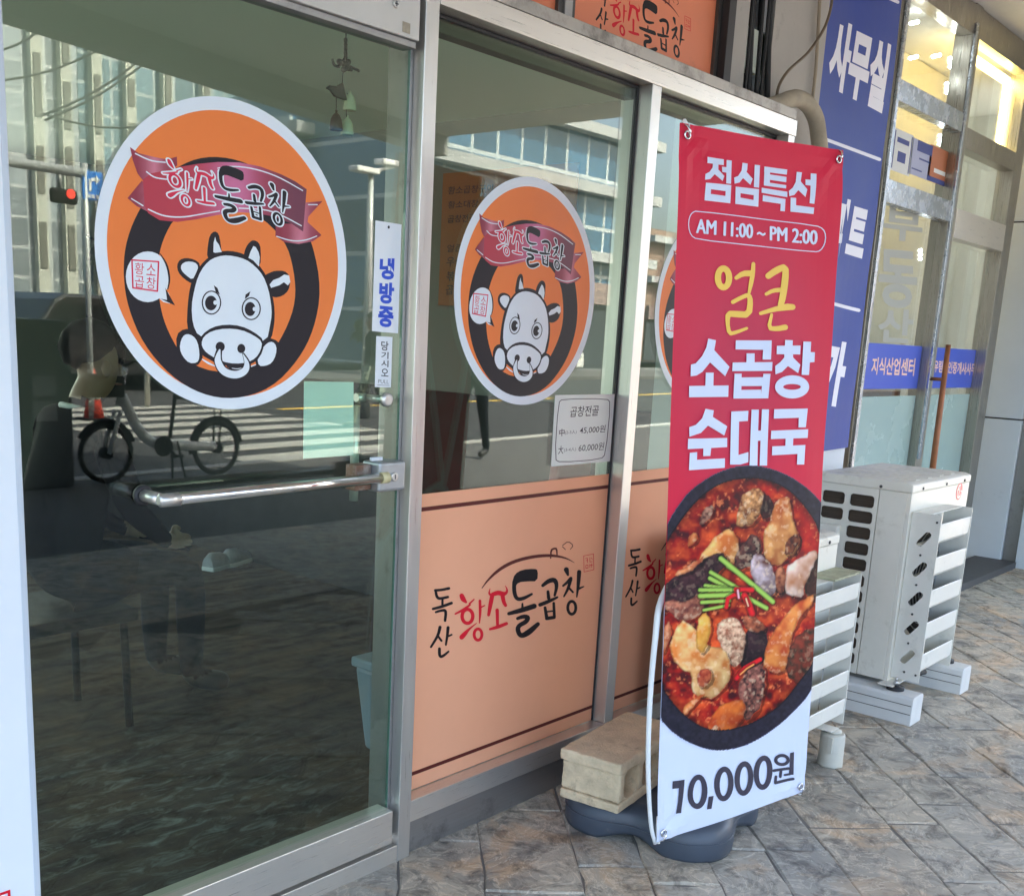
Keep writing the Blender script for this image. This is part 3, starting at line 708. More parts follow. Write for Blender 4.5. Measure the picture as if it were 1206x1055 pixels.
# bull head
P = Print(ps, CE)
P.smooth([(296, 190), (303, 100), (315, 40), (345, 12), (374, 28), (386, 90), (394, 160), (330, 185)], 1); P.smooth([(536, 175), (550, 120), (575, 85), (602, 70), (637, 88), (650, 130), (647, 250), (600, 205), (560, 190)], 1)
P.smooth([(205, 360), (150, 328), (108, 282), (100, 235), (118, 200), (160, 187), (215, 198), (255, 228), (250, 330)], 1); P.smooth([(670, 305), (700, 288), (740, 272), (802, 272), (834, 298), (842, 350), (830, 402), (790, 438), (740, 448), (712, 432), (690, 370)], 1)
P.smooth([(165, 640), (170, 500), (185, 380), (210, 310), (250, 240), (310, 180), (380, 146), (450, 141), (530, 158), (600, 198), (660, 262), (702, 340), (728, 440), (741, 530), (738, 620), (718, 720), (640, 820), (500, 910), (300, 860), (200, 740)], 1)
P.smooth([(95, 690), (150, 648), (215, 662), (275, 730), (265, 885), (160, 895), (100, 800)], 1); P.smooth([(595, 880), (645, 765), (700, 708), (760, 730), (775, 765), (752, 835), (700, 905)], 1); L('bull_outline', st_black, P, .0008)
P = Print(ps, CE)
P.smooth([(338, 150), (340, 90), (350, 50), (358, 80), (374, 100), (394, 150), (350, 155)], 0); P.smooth([(568, 188), (580, 150), (600, 110), (616, 118), (634, 150), (642, 185), (636, 245), (600, 205)], 0)
P.smooth([(202, 332), (160, 302), (126, 266), (128, 230), (165, 210), (218, 216), (242, 244), (224, 290)], 1); P.smooth([(706, 362), (730, 333), (770, 318), (802, 297), (834, 303), (842, 345), (826, 368), (800, 347), (770, 367), (716, 384)], 0)
P.smooth([(240, 700), (203, 620), (195, 500), (213, 400), (238, 308), (280, 236), (330, 192), (400, 171), (470, 175), (550, 197), (612, 242), (664, 303), (698, 390), (715, 480), (721, 560), (707, 640), (690, 725), (560, 760), (400, 760)], 1)
P.smooth([(127, 722), (150, 688), (185, 686), (224, 713), (244, 770), (248, 842), (232, 874), (180, 876), (138, 832), (117, 780)], 1); P.smooth([(626, 845), (650, 790), (690, 743), (727, 734), (752, 765), (748, 822), (722, 874), (680, 894), (636, 894)], 1); L('bull_face', st_white, P, .0010)
P = Print(ps, CE); P.smooth([(240, 745), (262, 690), (330, 640), (420, 622), (520, 632), (605, 672), (670, 725), (662, 800), (622, 862), (560, 893), (480, 900), (390, 886), (300, 846), (255, 800)], 1); L('muzzle_outline', st_black, P, .0012)
P = Print(ps, CE); P.smooth([(258, 747), (275, 700), (330, 664), (420, 648), (520, 657), (600, 692), (658, 735), (648, 792), (616, 842), (560, 872), (480, 880), (398, 866), (318, 826), (275, 790)], 1)
P.stroke([(265, 850, 6), (305, 876, 15), (352, 896, 5)]); P.stroke([(580, 898, 8), (614, 886, 6)]); L('muzzle', st_white, P, .0014)
P = Print(ps, CE); P.ring(325, 480, 60, 75, 8); P.ring(585, 520, 59, 71, 8); P.ell(322, 483, 39, 48); P.ell(578, 522, 35, 46)
P.poly([(340, 366), (364, 385), (380, 430), (352, 408)]); P.poly([(580, 406), (548, 428), (543, 458), (570, 436)]); P.ell(382, 768, 30, 32); P.ell(520, 780, 26, 30)
P.smooth([(415, 878), (550, 878), (530, 912), (480, 925), (430, 908)], 1)
P.stroke([(375, 795, 40), (363, 860, 58), (400, 932, 62), (480, 957, 64), (548, 930, 60), (564, 880, 46), (534, 815, 16)]); L('bull_features', st_black, P, .0016)
P = Print(ps, CE); P.ell(350, 480, 13, 15); P.ell(606, 522, 12, 14); P.stroke([(378, 790, 12), (368, 830, 34), (364, 865, 44), (400, 932, 48), (480, 957, 50), (546, 930, 46), (560, 880, 32), (532, 818, 5)]); P.stroke([(458, 908, 3), (490, 914, 6), (520, 908, 3)])
L('bull_highlights', st_white, P, .0018)
def sticker(name, label, cx, cz, y, k, rot, parts=True):
    e = empty(name, (cx, y, cz-.3085*k), label, 'sticker', 'round orange bull stickers on the restaurant glass')
    pl = Plane((cx, y, cz), (1, 0, 0), (0, 0, 1)); c, s_ = math.cos(rot)*k, math.sin(rot)*k
    for nm, m, V, F, h, cf in LAY:
        VV = [((u-SCx)*c-(v-SCz)*s_, (u-SCx)*s_+(v-SCz)*c) for u, v in V]
        fn = None
        if cf:
            def fn(u, v, cf=cf): return cf(SCx+(u*c+v*s_)/k/k, SCz+(-u*s_+v*c)/k/k)
        lay(nm, VV, F, pl, m, e, h, fn, cut=.02 if cf else 0)
    return e
sticker('round_sticker', 'round orange bull sticker with white rim on the glass door', SCx, SCz, SY, 1, 0)
c2 = at_y(623.5, 346, FY)
sticker('round_sticker', 'round orange bull sticker on the first window above the price notice', c2[0], c2[2], FY, .985, R(-2))
sticker('round_sticker', 'round orange bull sticker on the last window, mostly behind the red banner', c2[0]+.94, c2[2]-.005, FY, .985, R(-1))

# ================================================================== paper notices on the glass
paper = mat('paper_white', (.80, .83, .86), .6); paper_g = mat('paper_cream', (.84, .88, .83), .7, var=.05, ns=5)
ink_blue = mat('ink_blue', alb(38, 78, 200), .5); ink_grey = mat('ink_grey', alb(110, 112, 116), .6); ink_dark = mat('ink_dark', alb(48, 48, 52), .6)
def notice(name, label, cat, plane, crop, rect, m, thick=.0012):
    P = Print(plane, crop).poly(rect); V, F = P.mesh2d(); us = np.array(V); c = plane.P(us[:, 0].mean(), us[:, 1].min())
    e = empty(name, tuple(c), label, cat)
    b = bmesh.new(); N = Vector(plane.N)
    lo = [b.verts.new(Vector(plane.P(*plane.uv(*P.px(*q)), .0))-Vector(c)) for q in rect]; hi = [b.verts.new(v.co+N*thick) for v in lo]
    b.faces.new(lo); b.faces.new(hi)
    for i in range(4): b.faces.new([lo[i], lo[(i+1) % 4], hi[(i+1) % 4], hi[i]])
    bmesh.ops.recalc_face_normals(b, faces=b.faces); me = bpy.data.meshes.new('sheet'); b.to_mesh(me); b.free(); link('sheet', me, m, e); return e
pd = Plane((1.3, .0276, 1.3), (1, 0, 0), (0, 0, 1))
CK = (425, 250, 4.8)
e = notice('door_notice', 'tall white plate with three blue characters near the door edge', 'notice', pd, CK, [(82, 47), (228, 70), (208, 685), (62, 672)], paper)
P = Print(pd, CK); P.text('냉', (106, 255), (189, 262), (101, 377), .045); P.text('방', (103, 393), (187, 400), (99, 514), .045); P.text('중', (98, 527), (184, 536), (93, 645), .045); P.build('lettering', ink_blue, e, .0016)
P = Print(pd, CK); P.ell(155, 85, 6, 9); P.build('nail_hole', ink_dark, e, .0016)
e = notice('door_notice', 'small white pull notice in black lettering under the blue lettered plate', 'notice', pd, CK, [(87, 700), (177, 705), (168, 990), (78, 988)], paper)
P = Print(pd, CK)
for t_, y0, y1 in (('당', 727, 780), ('기', 787, 826), ('시', 834, 872), ('오', 882, 925)): P.text(t_, (113, y0), (154, y0+4), (112, y1), .012)
P.build('lettering', ink_dark, e, .0016)
P = Print(pd, CK); P.text('PULL', (96, 944), (156, 948), (95, 966), .0); P.line(92, 976, 158, 979, 3); P.build('small_lettering', ink_grey, e, .0016)
pi = Plane((1.3, .0380, 1.1), (1, 0, 0), (0, 0, 1))
e = notice('blank_paper', 'blank pale green paper taped inside the door pane above the pull bar', 'paper', pi, (0, 0, 1), [(358, 449), (416, 450), (416, 536), (357, 540)], mat('paper_green', (.78, .90, .87), .6, var=.06, ns=8))
pw = Plane((2.5, .0492, 1.0), (1, 0, 0), (0, 0, 1)); CM = (640, 440, 8.79)
e = notice('price_notice', 'handwritten cream price notice taped under the sticker on the first window', 'notice', pw, CM, [(120, 222), (735, 212), (685, 908), (78, 960)], paper_g)
P = Print(pw, CM); P.stroke([(195, 262, 7), (650, 258, 7), (692, 300, 7), (640, 830, 7), (590, 886, 7), (170, 918, 8), (112, 885, 8), (150, 300, 7)], closed=True, sm=1)
P.text('곱창전골', (282, 342), (576, 326), (268, 450), .006); P.text('中', (160, 572), (216, 568), (158, 648), .01); P.text('45,000원', (378, 548), (642, 530), (368, 628), .004)
P.text('大', (152, 748), (206, 742), (146, 834), .005); P.text('60,000원', (366, 728), (628, 708), (356, 812), .0); P.build('lettering', ink_dark, e, .0016)
P = Print(pw, CM); P.text('(2-3人)', (222, 588), (342, 580), (218, 634), .0); P.text('(3-4人)', (212, 768), (336, 758), (206, 814), .0); P.build('small_lettering', ink_grey, e, .0016)

# ================================================================== the red standing banner
BO = np.array([2.319, -.536, .107]); by, bl, br = -.2355, .0457, .0269
bU = np.array([math.cos(by), math.sin(by), math.sin(br)]); bU /= np.linalg.norm(bU)
bN_ = np.array([-math.sin(by), math.cos(by), 0]); bV = math.cos(bl)*np.array([0, 0, 1])+math.sin(bl)*bN_; bV -= bU*(bU @ bV); bV /= np.linalg.norm(bV)
pb = Plane(BO, bU, bV); pb.cut = .025
def cloth(u, v):
    d = 0.
    for cu, cv, a in ((.02, 1.78, 1.6), (.58, 1.78, 1.2), (.02, .02, 1.4), (.58, .02, 1.0)):   # tension folds fanning from the eyelets
        du, dv = u-cu, v-cv; r = math.hypot(du, dv)+1e-4; th = math.atan2(dv, du); d += a*.0032*math.sin(th*7+cu*9)*math.exp(-r/.16)*(1-math.exp(-r/.03))
    d += .009*math.sin(math.pi*u/.6)*math.sin(v*2.3+.4)+.0025*math.sin(v*8+u*9)*math.sin(math.pi*u/.6)+.0012*math.sin(v*14+u*5)*(u/.6)
    d += .0030*math.exp(-((u-.6)/.05)**2)*math.sin(v*5)
    return d
pb.def_ = cloth
BE = tuple(at_z(760, 975, 0)); 
ban = empty('standing_banner', (2.62, -.60, .11), 'tall red lunch menu banner with a stew photo, hung on a white rod stand', 'banner')
wb = (224, 225, 232)
bmat = mat('banner_print', (.8, .8, .8), .45, attr='Col', spec=.2, bump=.05, bs=500)
red_c = np.array(alb(212, 34, 66, wb)); white_c = np.array(alb(208, 216, 250, wb)); red2 = np.array(alb(192, 50, 82, wb))
b_red = mat('banner_red', tuple(red_c), .42, spec=.35, var=.05, ns=3); b_white = mat('banner_white', tuple(white_c), .42, spec=.35); b_yel = mat('banner_yellow', alb(252, 194, 84, wb), .42, spec=.35); b_ink = mat('banner_ink', alb(62, 58, 74, wb), .42, spec=.35)
_vb = np.mean([pb.uv(780, 700)[1], pb.uv(970, 700)[1]])
lay('banner_sheet', [(0, 0), (.6, 0), (.6, 1.8), (0, 1.8)], [(0, 1, 2, 3)], pb, bmat, ban, 0, lambda u, v: tuple(white_c if v < _vb else red_c+(red2-red_c)*math.exp(-((v-1.28)/.33)**2)*math.exp(-((u-.26)/.28)**2)))
o = ban.children[0]
# ---- stew photograph, painted point by point
def vnoise(x, y, s, seed):
    x = x*s; y = y*s; xi = np.floor(x).astype(int); yi = np.floor(y).astype(int); fx = x-xi; fy = y-yi; fx = fx*fx*(3-2*fx); fy = fy*fy*(3-2*fy)
    def h(a, b): 
        t = np.sin(a*127.1+b*311.7+seed*74.7)*43758.5453; return t-np.floor(t)
    return (h(xi, yi)*(1-fx)+h(xi+1, yi)*fx)*(1-fy)+(h(xi, yi+1)*(1-fx)+h(xi+1, yi+1)*fx)*fy
def fbm(x, y, s, seed, o=4):
    r = 0; a = .5
    for k in range(o): r = r+a*vnoise(x, y, s*2**k, seed+k); a *= .5
    return r/(1-.5**o)
def pip(X, Y, poly):
    ins = np.zeros(X.shape, bool); n = len(poly)
    for i in range(n):
        x0, y0 = poly[i]; x1, y1 = poly[(i+1) % n]
        if y0 == y1: continue
        c = ((y0 > Y) != (y1 > Y)) & (X < (x1-x0)*(Y-y0)/(y1-y0)+x0); ins ^= c
    return ins
def edge_d(X, Y, poly):
    d = np.full(X.shape, 1e9); n = len(poly)
    for i in range(n):
        ax, ay = poly[i]; bx, by_ = poly[(i+1) % n]; vx, vy = bx-ax, by_-ay; t = np.clip(((X-ax)*vx+(Y-ay)*vy)/(vx*vx+vy*vy+1e-9), 0, 1)
        d = np.minimum(d, np.hypot(X-ax-t*vx, Y-ay-t*vy))
    return d
c7 = lambda L_: [(770+x/5.743, 540+y/5.743) for x, y in L_]
c8 = lambda L_: [(770+x/5.276, 700+y/5.276) for x, y in L_]
RIM_O0 = [(777, 640), (785.7, 614), (797, 595), (810, 576.6), (843, 554), (881, 545), (920, 554), (953, 575), (976, 600), (976, 760), (956.7, 808), (946, 825), (921.6, 849.7), (884, 876), (851.5, 884), (827, 882), (794.6, 867), (770, 840), (768, 700)]
SOUP0 = [(778, 642), (789, 622), (813.5, 587), (843, 564), (881, 556.5), (914.5, 562.6), (944, 583.5), (976, 630), (976, 740), (959.5, 783), (944, 802), (921.6, 831), (891, 851.6), (865, 862), (836, 864), (817, 857), (794.6, 840), (770, 805), (770, 690)]
def chaikin(p_, it=2):
    for _ in range(it): p_ = [q for i in range(len(p_)) for a, b in [(p_[i], p_[(i+1) % len(p_)])] for q in ((a[0]*.75+b[0]*.25, a[1]*.75+b[1]*.25), (a[0]*.25+b[0]*.75, a[1]*.25+b[1]*.75))]
    return p_
RIM_O = chaikin(RIM_O0); SOUP = chaikin([(872+(x-872)*.955, 712+(y-712)*.968) for x, y in SOUP0])
def paint_stew(X, Y):
    n = X.shape; C = np.zeros((*n, 3)); x, y = X-770, Y-540
    w1 = (fbm(x, y, .09, 1)-.5)*9; w2 = (fbm(x, y, .09, 5)-.5)*9; Xw, Yw = X+w1*.6, Y+w2*.6
    def c(*a): return np.array(s2l(*a))
    # bowl rim
    f = fbm(x, y, .25, 11)[..., None]; C[:] = c(28, 26, 36)*(1-f)+c(60, 57, 76)*f
    dO = edge_d(X, Y, RIM_O)[..., None]; C = np.where(dO < 1.2, c(112, 112, 150)*.7+C*.3, C); dS0 = edge_d(X, Y, SOUP)[..., None]
    C = np.where((dS0 < 1.6), c(30, 24, 34), C)
    soup = pip(X, Y, SOUP)
    f1 = fbm(x, y, .05, 21)[..., None]; f2 = fbm(x, y, .09, 31, 3)[..., None]; f3 = fbm(x, y, .45, 41)[..., None]
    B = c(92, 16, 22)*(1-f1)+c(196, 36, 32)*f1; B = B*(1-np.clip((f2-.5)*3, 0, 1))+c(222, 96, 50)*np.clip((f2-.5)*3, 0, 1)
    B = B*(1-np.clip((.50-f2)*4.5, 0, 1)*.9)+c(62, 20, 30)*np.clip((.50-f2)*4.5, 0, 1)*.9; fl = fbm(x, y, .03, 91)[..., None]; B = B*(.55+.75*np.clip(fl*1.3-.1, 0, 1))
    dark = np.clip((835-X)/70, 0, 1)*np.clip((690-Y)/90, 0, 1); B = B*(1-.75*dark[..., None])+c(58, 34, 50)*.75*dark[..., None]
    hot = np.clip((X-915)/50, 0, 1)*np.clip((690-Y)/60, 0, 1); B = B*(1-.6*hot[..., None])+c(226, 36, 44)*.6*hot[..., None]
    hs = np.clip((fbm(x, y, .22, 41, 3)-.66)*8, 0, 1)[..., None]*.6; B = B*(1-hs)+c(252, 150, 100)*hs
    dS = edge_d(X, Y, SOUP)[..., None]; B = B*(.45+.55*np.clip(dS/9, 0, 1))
    C = np.where(soup[..., None], B, C)
    def piece(poly, lo, hi, s=.22, hl=.3, sh=.55, shad=3.0, seed=0, grain=0.):
        nonlocal C
        pa = np.array(poly); pa = pa.mean(0)+(pa-pa.mean(0))*1.16; poly = chaikin([tuple(q) for q in pa], 1)
        m = pip(Xw, Yw, poly) & soup; d = edge_d(Xw, Yw, poly)
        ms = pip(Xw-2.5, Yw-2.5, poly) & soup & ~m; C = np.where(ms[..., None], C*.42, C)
        g = np.clip(fbm(x, y, s*.62, 50+seed, 3)*1.9-.45, 0, 1)[..., None]; K = c(*lo)*(1-g)+c(*hi)*g
        e = np.clip(d/shad, 0, 1)[..., None]; K = K*(sh+(1-sh)*e)
        if grain: K = K*(1-grain*.6+1.2*grain*vnoise(x, y, .5, seed+9)[..., None])
        pa = np.array(poly); cx_, cy_ = pa.mean(0); sz_ = max(np.ptp(pa[:, 0]), np.ptp(pa[:, 1]))*.5
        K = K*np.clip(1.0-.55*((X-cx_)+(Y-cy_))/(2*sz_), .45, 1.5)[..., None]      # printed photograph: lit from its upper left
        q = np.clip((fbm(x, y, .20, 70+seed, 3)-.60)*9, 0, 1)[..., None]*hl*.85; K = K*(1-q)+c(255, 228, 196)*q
        a = np.clip(d/1.1, 0, 1)[..., None]; C = np.where(m[..., None], C*(1-a)+K*a, C)
    def strand(pts, w, lo, hi, seed=0, rd=True):
        nonlocal C
        best = np.full(n, 1e9); 
        for (ax, ay), (bx, by_) in zip(pts, pts[1:]):
            vx, vy = bx-ax, by_-ay; t = np.clip(((X-ax)*vx+(Y-ay)*vy)/(vx*vx+vy*vy+1e-9), 0, 1); best = np.minimum(best, np.hypot(X-ax-t*vx, Y-ay-t*vy))
        sm = (best < w*.5+1.6); C = np.where(sm[..., None], C*.55, C)
        k = np.clip((w*.5-best)/.9, 0, 1)[..., None]; t = np.clip(best/(w*.5), 0, 1)[..., None]; K = c(*hi)*(1-t*t)+c(*lo)*t*t; C = C*(1-k)+K*k
    piece(c7([(695, 230), (790, 275), (810, 370), (700, 410)]), (40, 18, 26), (78, 30, 36), seed=1, hl=.1)
    piece(c7([(545, 435), (568, 330), (606, 238), (680, 203), (724, 236), (708, 330), (664, 424), (610, 444)]), (120, 66, 44), (222, 164, 110), .4, seed=2, hl=.45, grain=.25)
    piece(c7([(300, 440), (310, 370), (360, 310), (390, 330), (350, 420)]), (96, 60, 56), (190, 140, 120), .4, seed=3)
    piece(c7([(215, 590), (225, 540), (265, 490), (285, 540), (250, 590)]), (190, 90, 50), (226, 150, 96), seed=4)
    piece(c7([(748, 645), (736, 500), (786, 415), (828, 296), (880, 274), (914, 308), (914, 430), (968, 515), (956, 605), (884, 655), (832, 700), (776, 676)]), (176, 90, 48), (236, 176, 112), .12, seed=5, hl=.4)
    piece(c7([(880, 560), (960, 500), (975, 560), (930, 640), (870, 660)]), (70, 34, 34), (150, 84, 56), .35, seed=6)
    piece(c7([(300, 700), (366, 575), (428, 512), (505, 482), (540, 560), (538, 640), (500, 712), (456, 670), (418, 640)]), (206, 116, 60), (246, 192, 122), .12, seed=7, hl=.35)
    piece(c7([(62, 905), (128, 815), (280, 715), (424, 632), (458, 700), (404, 785), (342, 880), (250, 968), (100, 985)]), (38, 24, 32), (86, 52, 60), .3, seed=8, hl=.12)
    piece(c7([(140, 770), (270, 690), (330, 660), (300, 710), (180, 790)]), (196, 96, 66), (236, 160, 110), seed=9)
    piece(c7([(524, 690), (556, 608), (640, 522), (688, 532), (698, 622), (642, 710), (560, 742)]), (48, 28, 38), (120, 74, 66), .35, seed=10, hl=.3, grain=.2)
    piece(c7([(632, 722), (666, 652), (734, 676), (788, 760), (806, 874), (752, 930), (688, 866), (646, 784)]), (104, 62, 54), (214, 196, 206), .16, seed=11, hl=.4)
    piece(c7([(806, 760), (860, 720), (880, 800), (860, 900), (810, 880)]), (120, 60, 48), (200, 130, 96), .3, seed=12, grain=.2)
    piece(c7([(1010, 860), (1076, 700), (1122, 640), (1130, 900), (1060, 960)]), (38, 24, 28), (84, 46, 40), seed=13, hl=.1)
    piece(c7([(886, 880), (896, 735), (960, 696), (1064, 632), (1106, 655), (1066, 752), (1014, 836), (1006, 920), (940, 916)]), (190, 130, 96), (238, 216, 208), .1, seed=14, hl=.3)
    piece(c7([(70, 985), (100, 960), (230, 965), (290, 900), (330, 960), (280, 1060), (180, 1100)]), (120, 64, 60), (196, 128, 104), .3, seed=15)
    piece(c8([(536, 225), (662, 215), (696, 330), (644, 430), (556, 470), (520, 400)]), (36, 24, 34), (66, 40, 50), seed=16, hl=.05)
    piece(c8([(372, 205), (436, 156), (504, 166), (546, 268), (526, 384), (490, 438), (446, 394), (396, 300)]), (150, 92, 70), (234, 194, 166), .45, seed=17, hl=.5, grain=.3)
    piece(c8([(520, 140), (600, 130), (668, 180), (650, 225), (560, 215)]), (110, 56, 44), (190, 110, 80), .4, seed=18)
    piece(c8([(45, 330), (60, 220), (90, 172), (108, 220), (84, 300), (55, 360)]), (190, 100, 70), (226, 160, 120), seed=19)
    piece(c8([(112, 310), (172, 192), (250, 222), (306, 336), (404, 332), (442, 420), (426, 528), (362, 608), (268, 618), (224, 562), (236, 484), (176, 456), (122, 404)]), (212, 128, 66), (246, 204, 146), .14, seed=20, hl=.35)
    piece(c8([(262, 470), (320, 450), (350, 500), (320, 560), (262, 560)]), (150, 52, 40), (206, 110, 76), .4, seed=21)
    piece(c8([(258, 172), (300, 112), (334, 160), (326, 284), (288, 356), (252, 300)]), (226, 150, 62), (248, 196, 104), .15, seed=22, hl=.2)
    piece(c8([(684, 440), (694, 300), (756, 186), (858, 86), (964, 20), (978, 74), (904, 136), (836, 250), (824, 384), (786, 452)]), (196, 84, 44), (232, 150, 82), .15, seed=23, hl=.3)
    piece(c8([(826, 490), (824, 350), (896, 246), (998, 224), (1010, 410), (900, 520)]), (60, 46, 36), (140, 58, 44), .3, seed=24, hl=.15)
    piece(c8([(516, 566), (556, 478), (654, 434), (670, 520), (654, 654), (580, 768), (546, 722), (534, 640)]), (56, 34, 38), (168, 108, 96), .5, seed=25, hl=.4, grain=.3)
    piece(c8([(326, 836), (366, 716), (520, 636), (554, 742), (482, 836), (406, 870)]), (176, 70, 34), (216, 120, 54), .12, seed=26, hl=.1)
    piece(c8([(175, 720), (200, 660), (320, 610), (240, 680), (200, 740)]), (206, 90, 44), (236, 150, 90), seed=27)
    piece(c8([(340, 850), (370, 800), (395, 830), (370, 866)]), (200, 150, 120), (245, 230, 210), seed=28)
    G = ((96, 146, 54), (176, 208, 104))
    for pts, w in (([(480, 725), (600, 800)], 5), ([(365, 805), (740, 1005)], 6), ([(370, 765), (545, 870)], 5.4), ([(335, 855), (520, 880)], 5.2), ([(300, 885), (520, 885)], 5.4), ([(302, 925), (520, 915)], 6.4), ([(312, 968), (490, 955)], 5), ([(325, 1020), (485, 985)], 4.2), ([(435, 672), (785, 962)], 6.6)): strand(c7(pts), w, *G)
    Rr = ((150, 14, 30), (232, 40, 52))
    strand(c7([(470, 1000), (480, 940), (530, 910), (560, 940)]), 5.6, *Rr); strand(c7([(535, 880), (640, 882)]), 7, *Rr); strand(c7([(545, 885), (552, 935)]), 3.2, (214, 120, 150), (240, 190, 206)); strand(c7([(590, 920), (620, 980), (640, 1040)]), 8.5, *Rr); strand(c7([(600, 940), (615, 990)]), 2.2, (250, 190, 140), (255, 225, 190))
    strand(c8([(498, 515), (548, 448), (640, 396)]), 6.0, *Rr); strand(c8([(520, 490), (560, 452), (600, 428)]), 2.6, (240, 120, 60), (250, 180, 110))
    return C
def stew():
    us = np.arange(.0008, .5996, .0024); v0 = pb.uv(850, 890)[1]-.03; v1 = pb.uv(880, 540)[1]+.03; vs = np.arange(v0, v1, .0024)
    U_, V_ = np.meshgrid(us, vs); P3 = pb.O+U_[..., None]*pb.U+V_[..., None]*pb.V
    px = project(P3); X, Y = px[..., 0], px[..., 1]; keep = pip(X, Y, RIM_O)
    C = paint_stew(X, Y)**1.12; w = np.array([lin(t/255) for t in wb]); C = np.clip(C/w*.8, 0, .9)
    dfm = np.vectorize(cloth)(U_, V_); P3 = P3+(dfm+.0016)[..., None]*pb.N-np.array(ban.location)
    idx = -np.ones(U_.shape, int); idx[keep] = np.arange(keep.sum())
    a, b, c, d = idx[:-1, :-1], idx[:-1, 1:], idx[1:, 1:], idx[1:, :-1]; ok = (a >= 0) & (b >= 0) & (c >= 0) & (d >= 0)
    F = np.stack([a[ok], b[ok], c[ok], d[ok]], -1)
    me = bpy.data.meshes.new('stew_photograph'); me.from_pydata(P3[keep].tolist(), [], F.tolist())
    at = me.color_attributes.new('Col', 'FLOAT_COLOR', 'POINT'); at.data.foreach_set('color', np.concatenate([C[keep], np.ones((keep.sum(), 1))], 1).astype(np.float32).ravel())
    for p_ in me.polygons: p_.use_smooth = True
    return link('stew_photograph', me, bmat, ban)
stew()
CT = (800, 170, 6.7); C1 = (800, 290, 6.7); C2 = (790, 380, 5.863); C3 = (760, 760, 3.908)
P = Print(pb, CT)
for q in ([(222, 100), (365, 117), (362, 164), (316, 160), (312, 200), (362, 250), (345, 290), (280, 237), (245, 275), (207, 280), (208, 235), (238, 218), (262, 185), (266, 154), (218, 150)], [(388, 122), (431, 127), (416, 312), (375, 308)], [(345, 176), (386, 180), (384, 224), (345, 218)],
          [(518, 143), (560, 150), (556, 200), (550, 215), (600, 270), (580, 318), (520, 265), (490, 300), (447, 310), (445, 262), (480, 248), (510, 205)], [(617, 158), (660, 163), (650, 340), (608, 335)],
          [(695, 172), (873, 197), (870, 237), (692, 213)], [(735, 234), (868, 255), (866, 297), (733, 277)], [(690, 293), (866, 320), (864, 346), (690, 322)], [(695, 172), (740, 178), (738, 324), (690, 318)], [(672, 340), (873, 372), (872, 415), (670, 380)], [(680, 398), (858, 430), (850, 528), (815, 524), (820, 468), (676, 447)],
          [(945, 215), (985, 220), (978, 270), (975, 290), (1020, 355), (1005, 415), (955, 360), (925, 398), (887, 408), (885, 365), (915, 340), (938, 295)], [(1050, 228), (1090, 233), (1072, 470), (1035, 465)], [(1010, 275), (1052, 280), (1048, 327), (1008, 320)], [(897, 418), (938, 422), (935, 480), (1072, 500), (1068, 550), (892, 530)]): P.poly(q)
P.frame([(215, 303), (418, 322), (408, 466), (206, 442)], [(255, 355), (370, 370), (368, 408), (253, 392)]); P.frame([(455, 333), (650, 352), (640, 492), (448, 470)], [(495, 385), (605, 400), (602, 438), (493, 420)]); P.build('lettering', b_white, ban, .0017)
P = Print(pb, CT); P.stroke([(140, 525, 7), (620, 583, 7), (1090, 640, 7), (1142, 668, 7), (1158, 720, 7), (1150, 790, 7), (1120, 840, 7), (1080, 850, 7), (600, 800, 7), (140, 750, 7), (90, 720, 7), (68, 650, 7), (75, 580, 7), (100, 540, 7)], closed=True, sm=1)
P.text('AM 11:00 ~ PM 2:00', (140, 588), (1098, 680), (136, 700), 0., fat=4.5); P.build('hours_lettering', b_white, ban, .0017)
P = Print(pb, C1); P.ring(352, 250, 44, 74, 50)
for st in ([(452, 250, 30), (505, 215, 44), (570, 215, 48)], [(588, 140, 30), (582, 220, 36), (566, 300, 34), (550, 372, 22)], [(425, 440, 32), (490, 405, 32), (548, 382, 34), (562, 430, 42), (548, 542, 48), (450, 536, 52), (388, 532, 44), (382, 600, 30), (396, 692, 32), (450, 680, 28), (532, 648, 22)],
           [(705, 235, 48), (770, 190, 54), (848, 160, 48), (842, 260, 56), (818, 400, 54), (800, 462, 48)], [(686, 378, 26), (740, 350, 32), (800, 345, 36)], [(640, 530, 28), (740, 500, 36), (840, 480, 54), (895, 480, 46)], [(726, 540, 22), (700, 648, 32), (770, 652, 40), (832, 640, 44)]): P.stroke(st, sm=1)
P.build('brush_lettering', b_yel, ban, .0017)
P = Print(pb, C2)
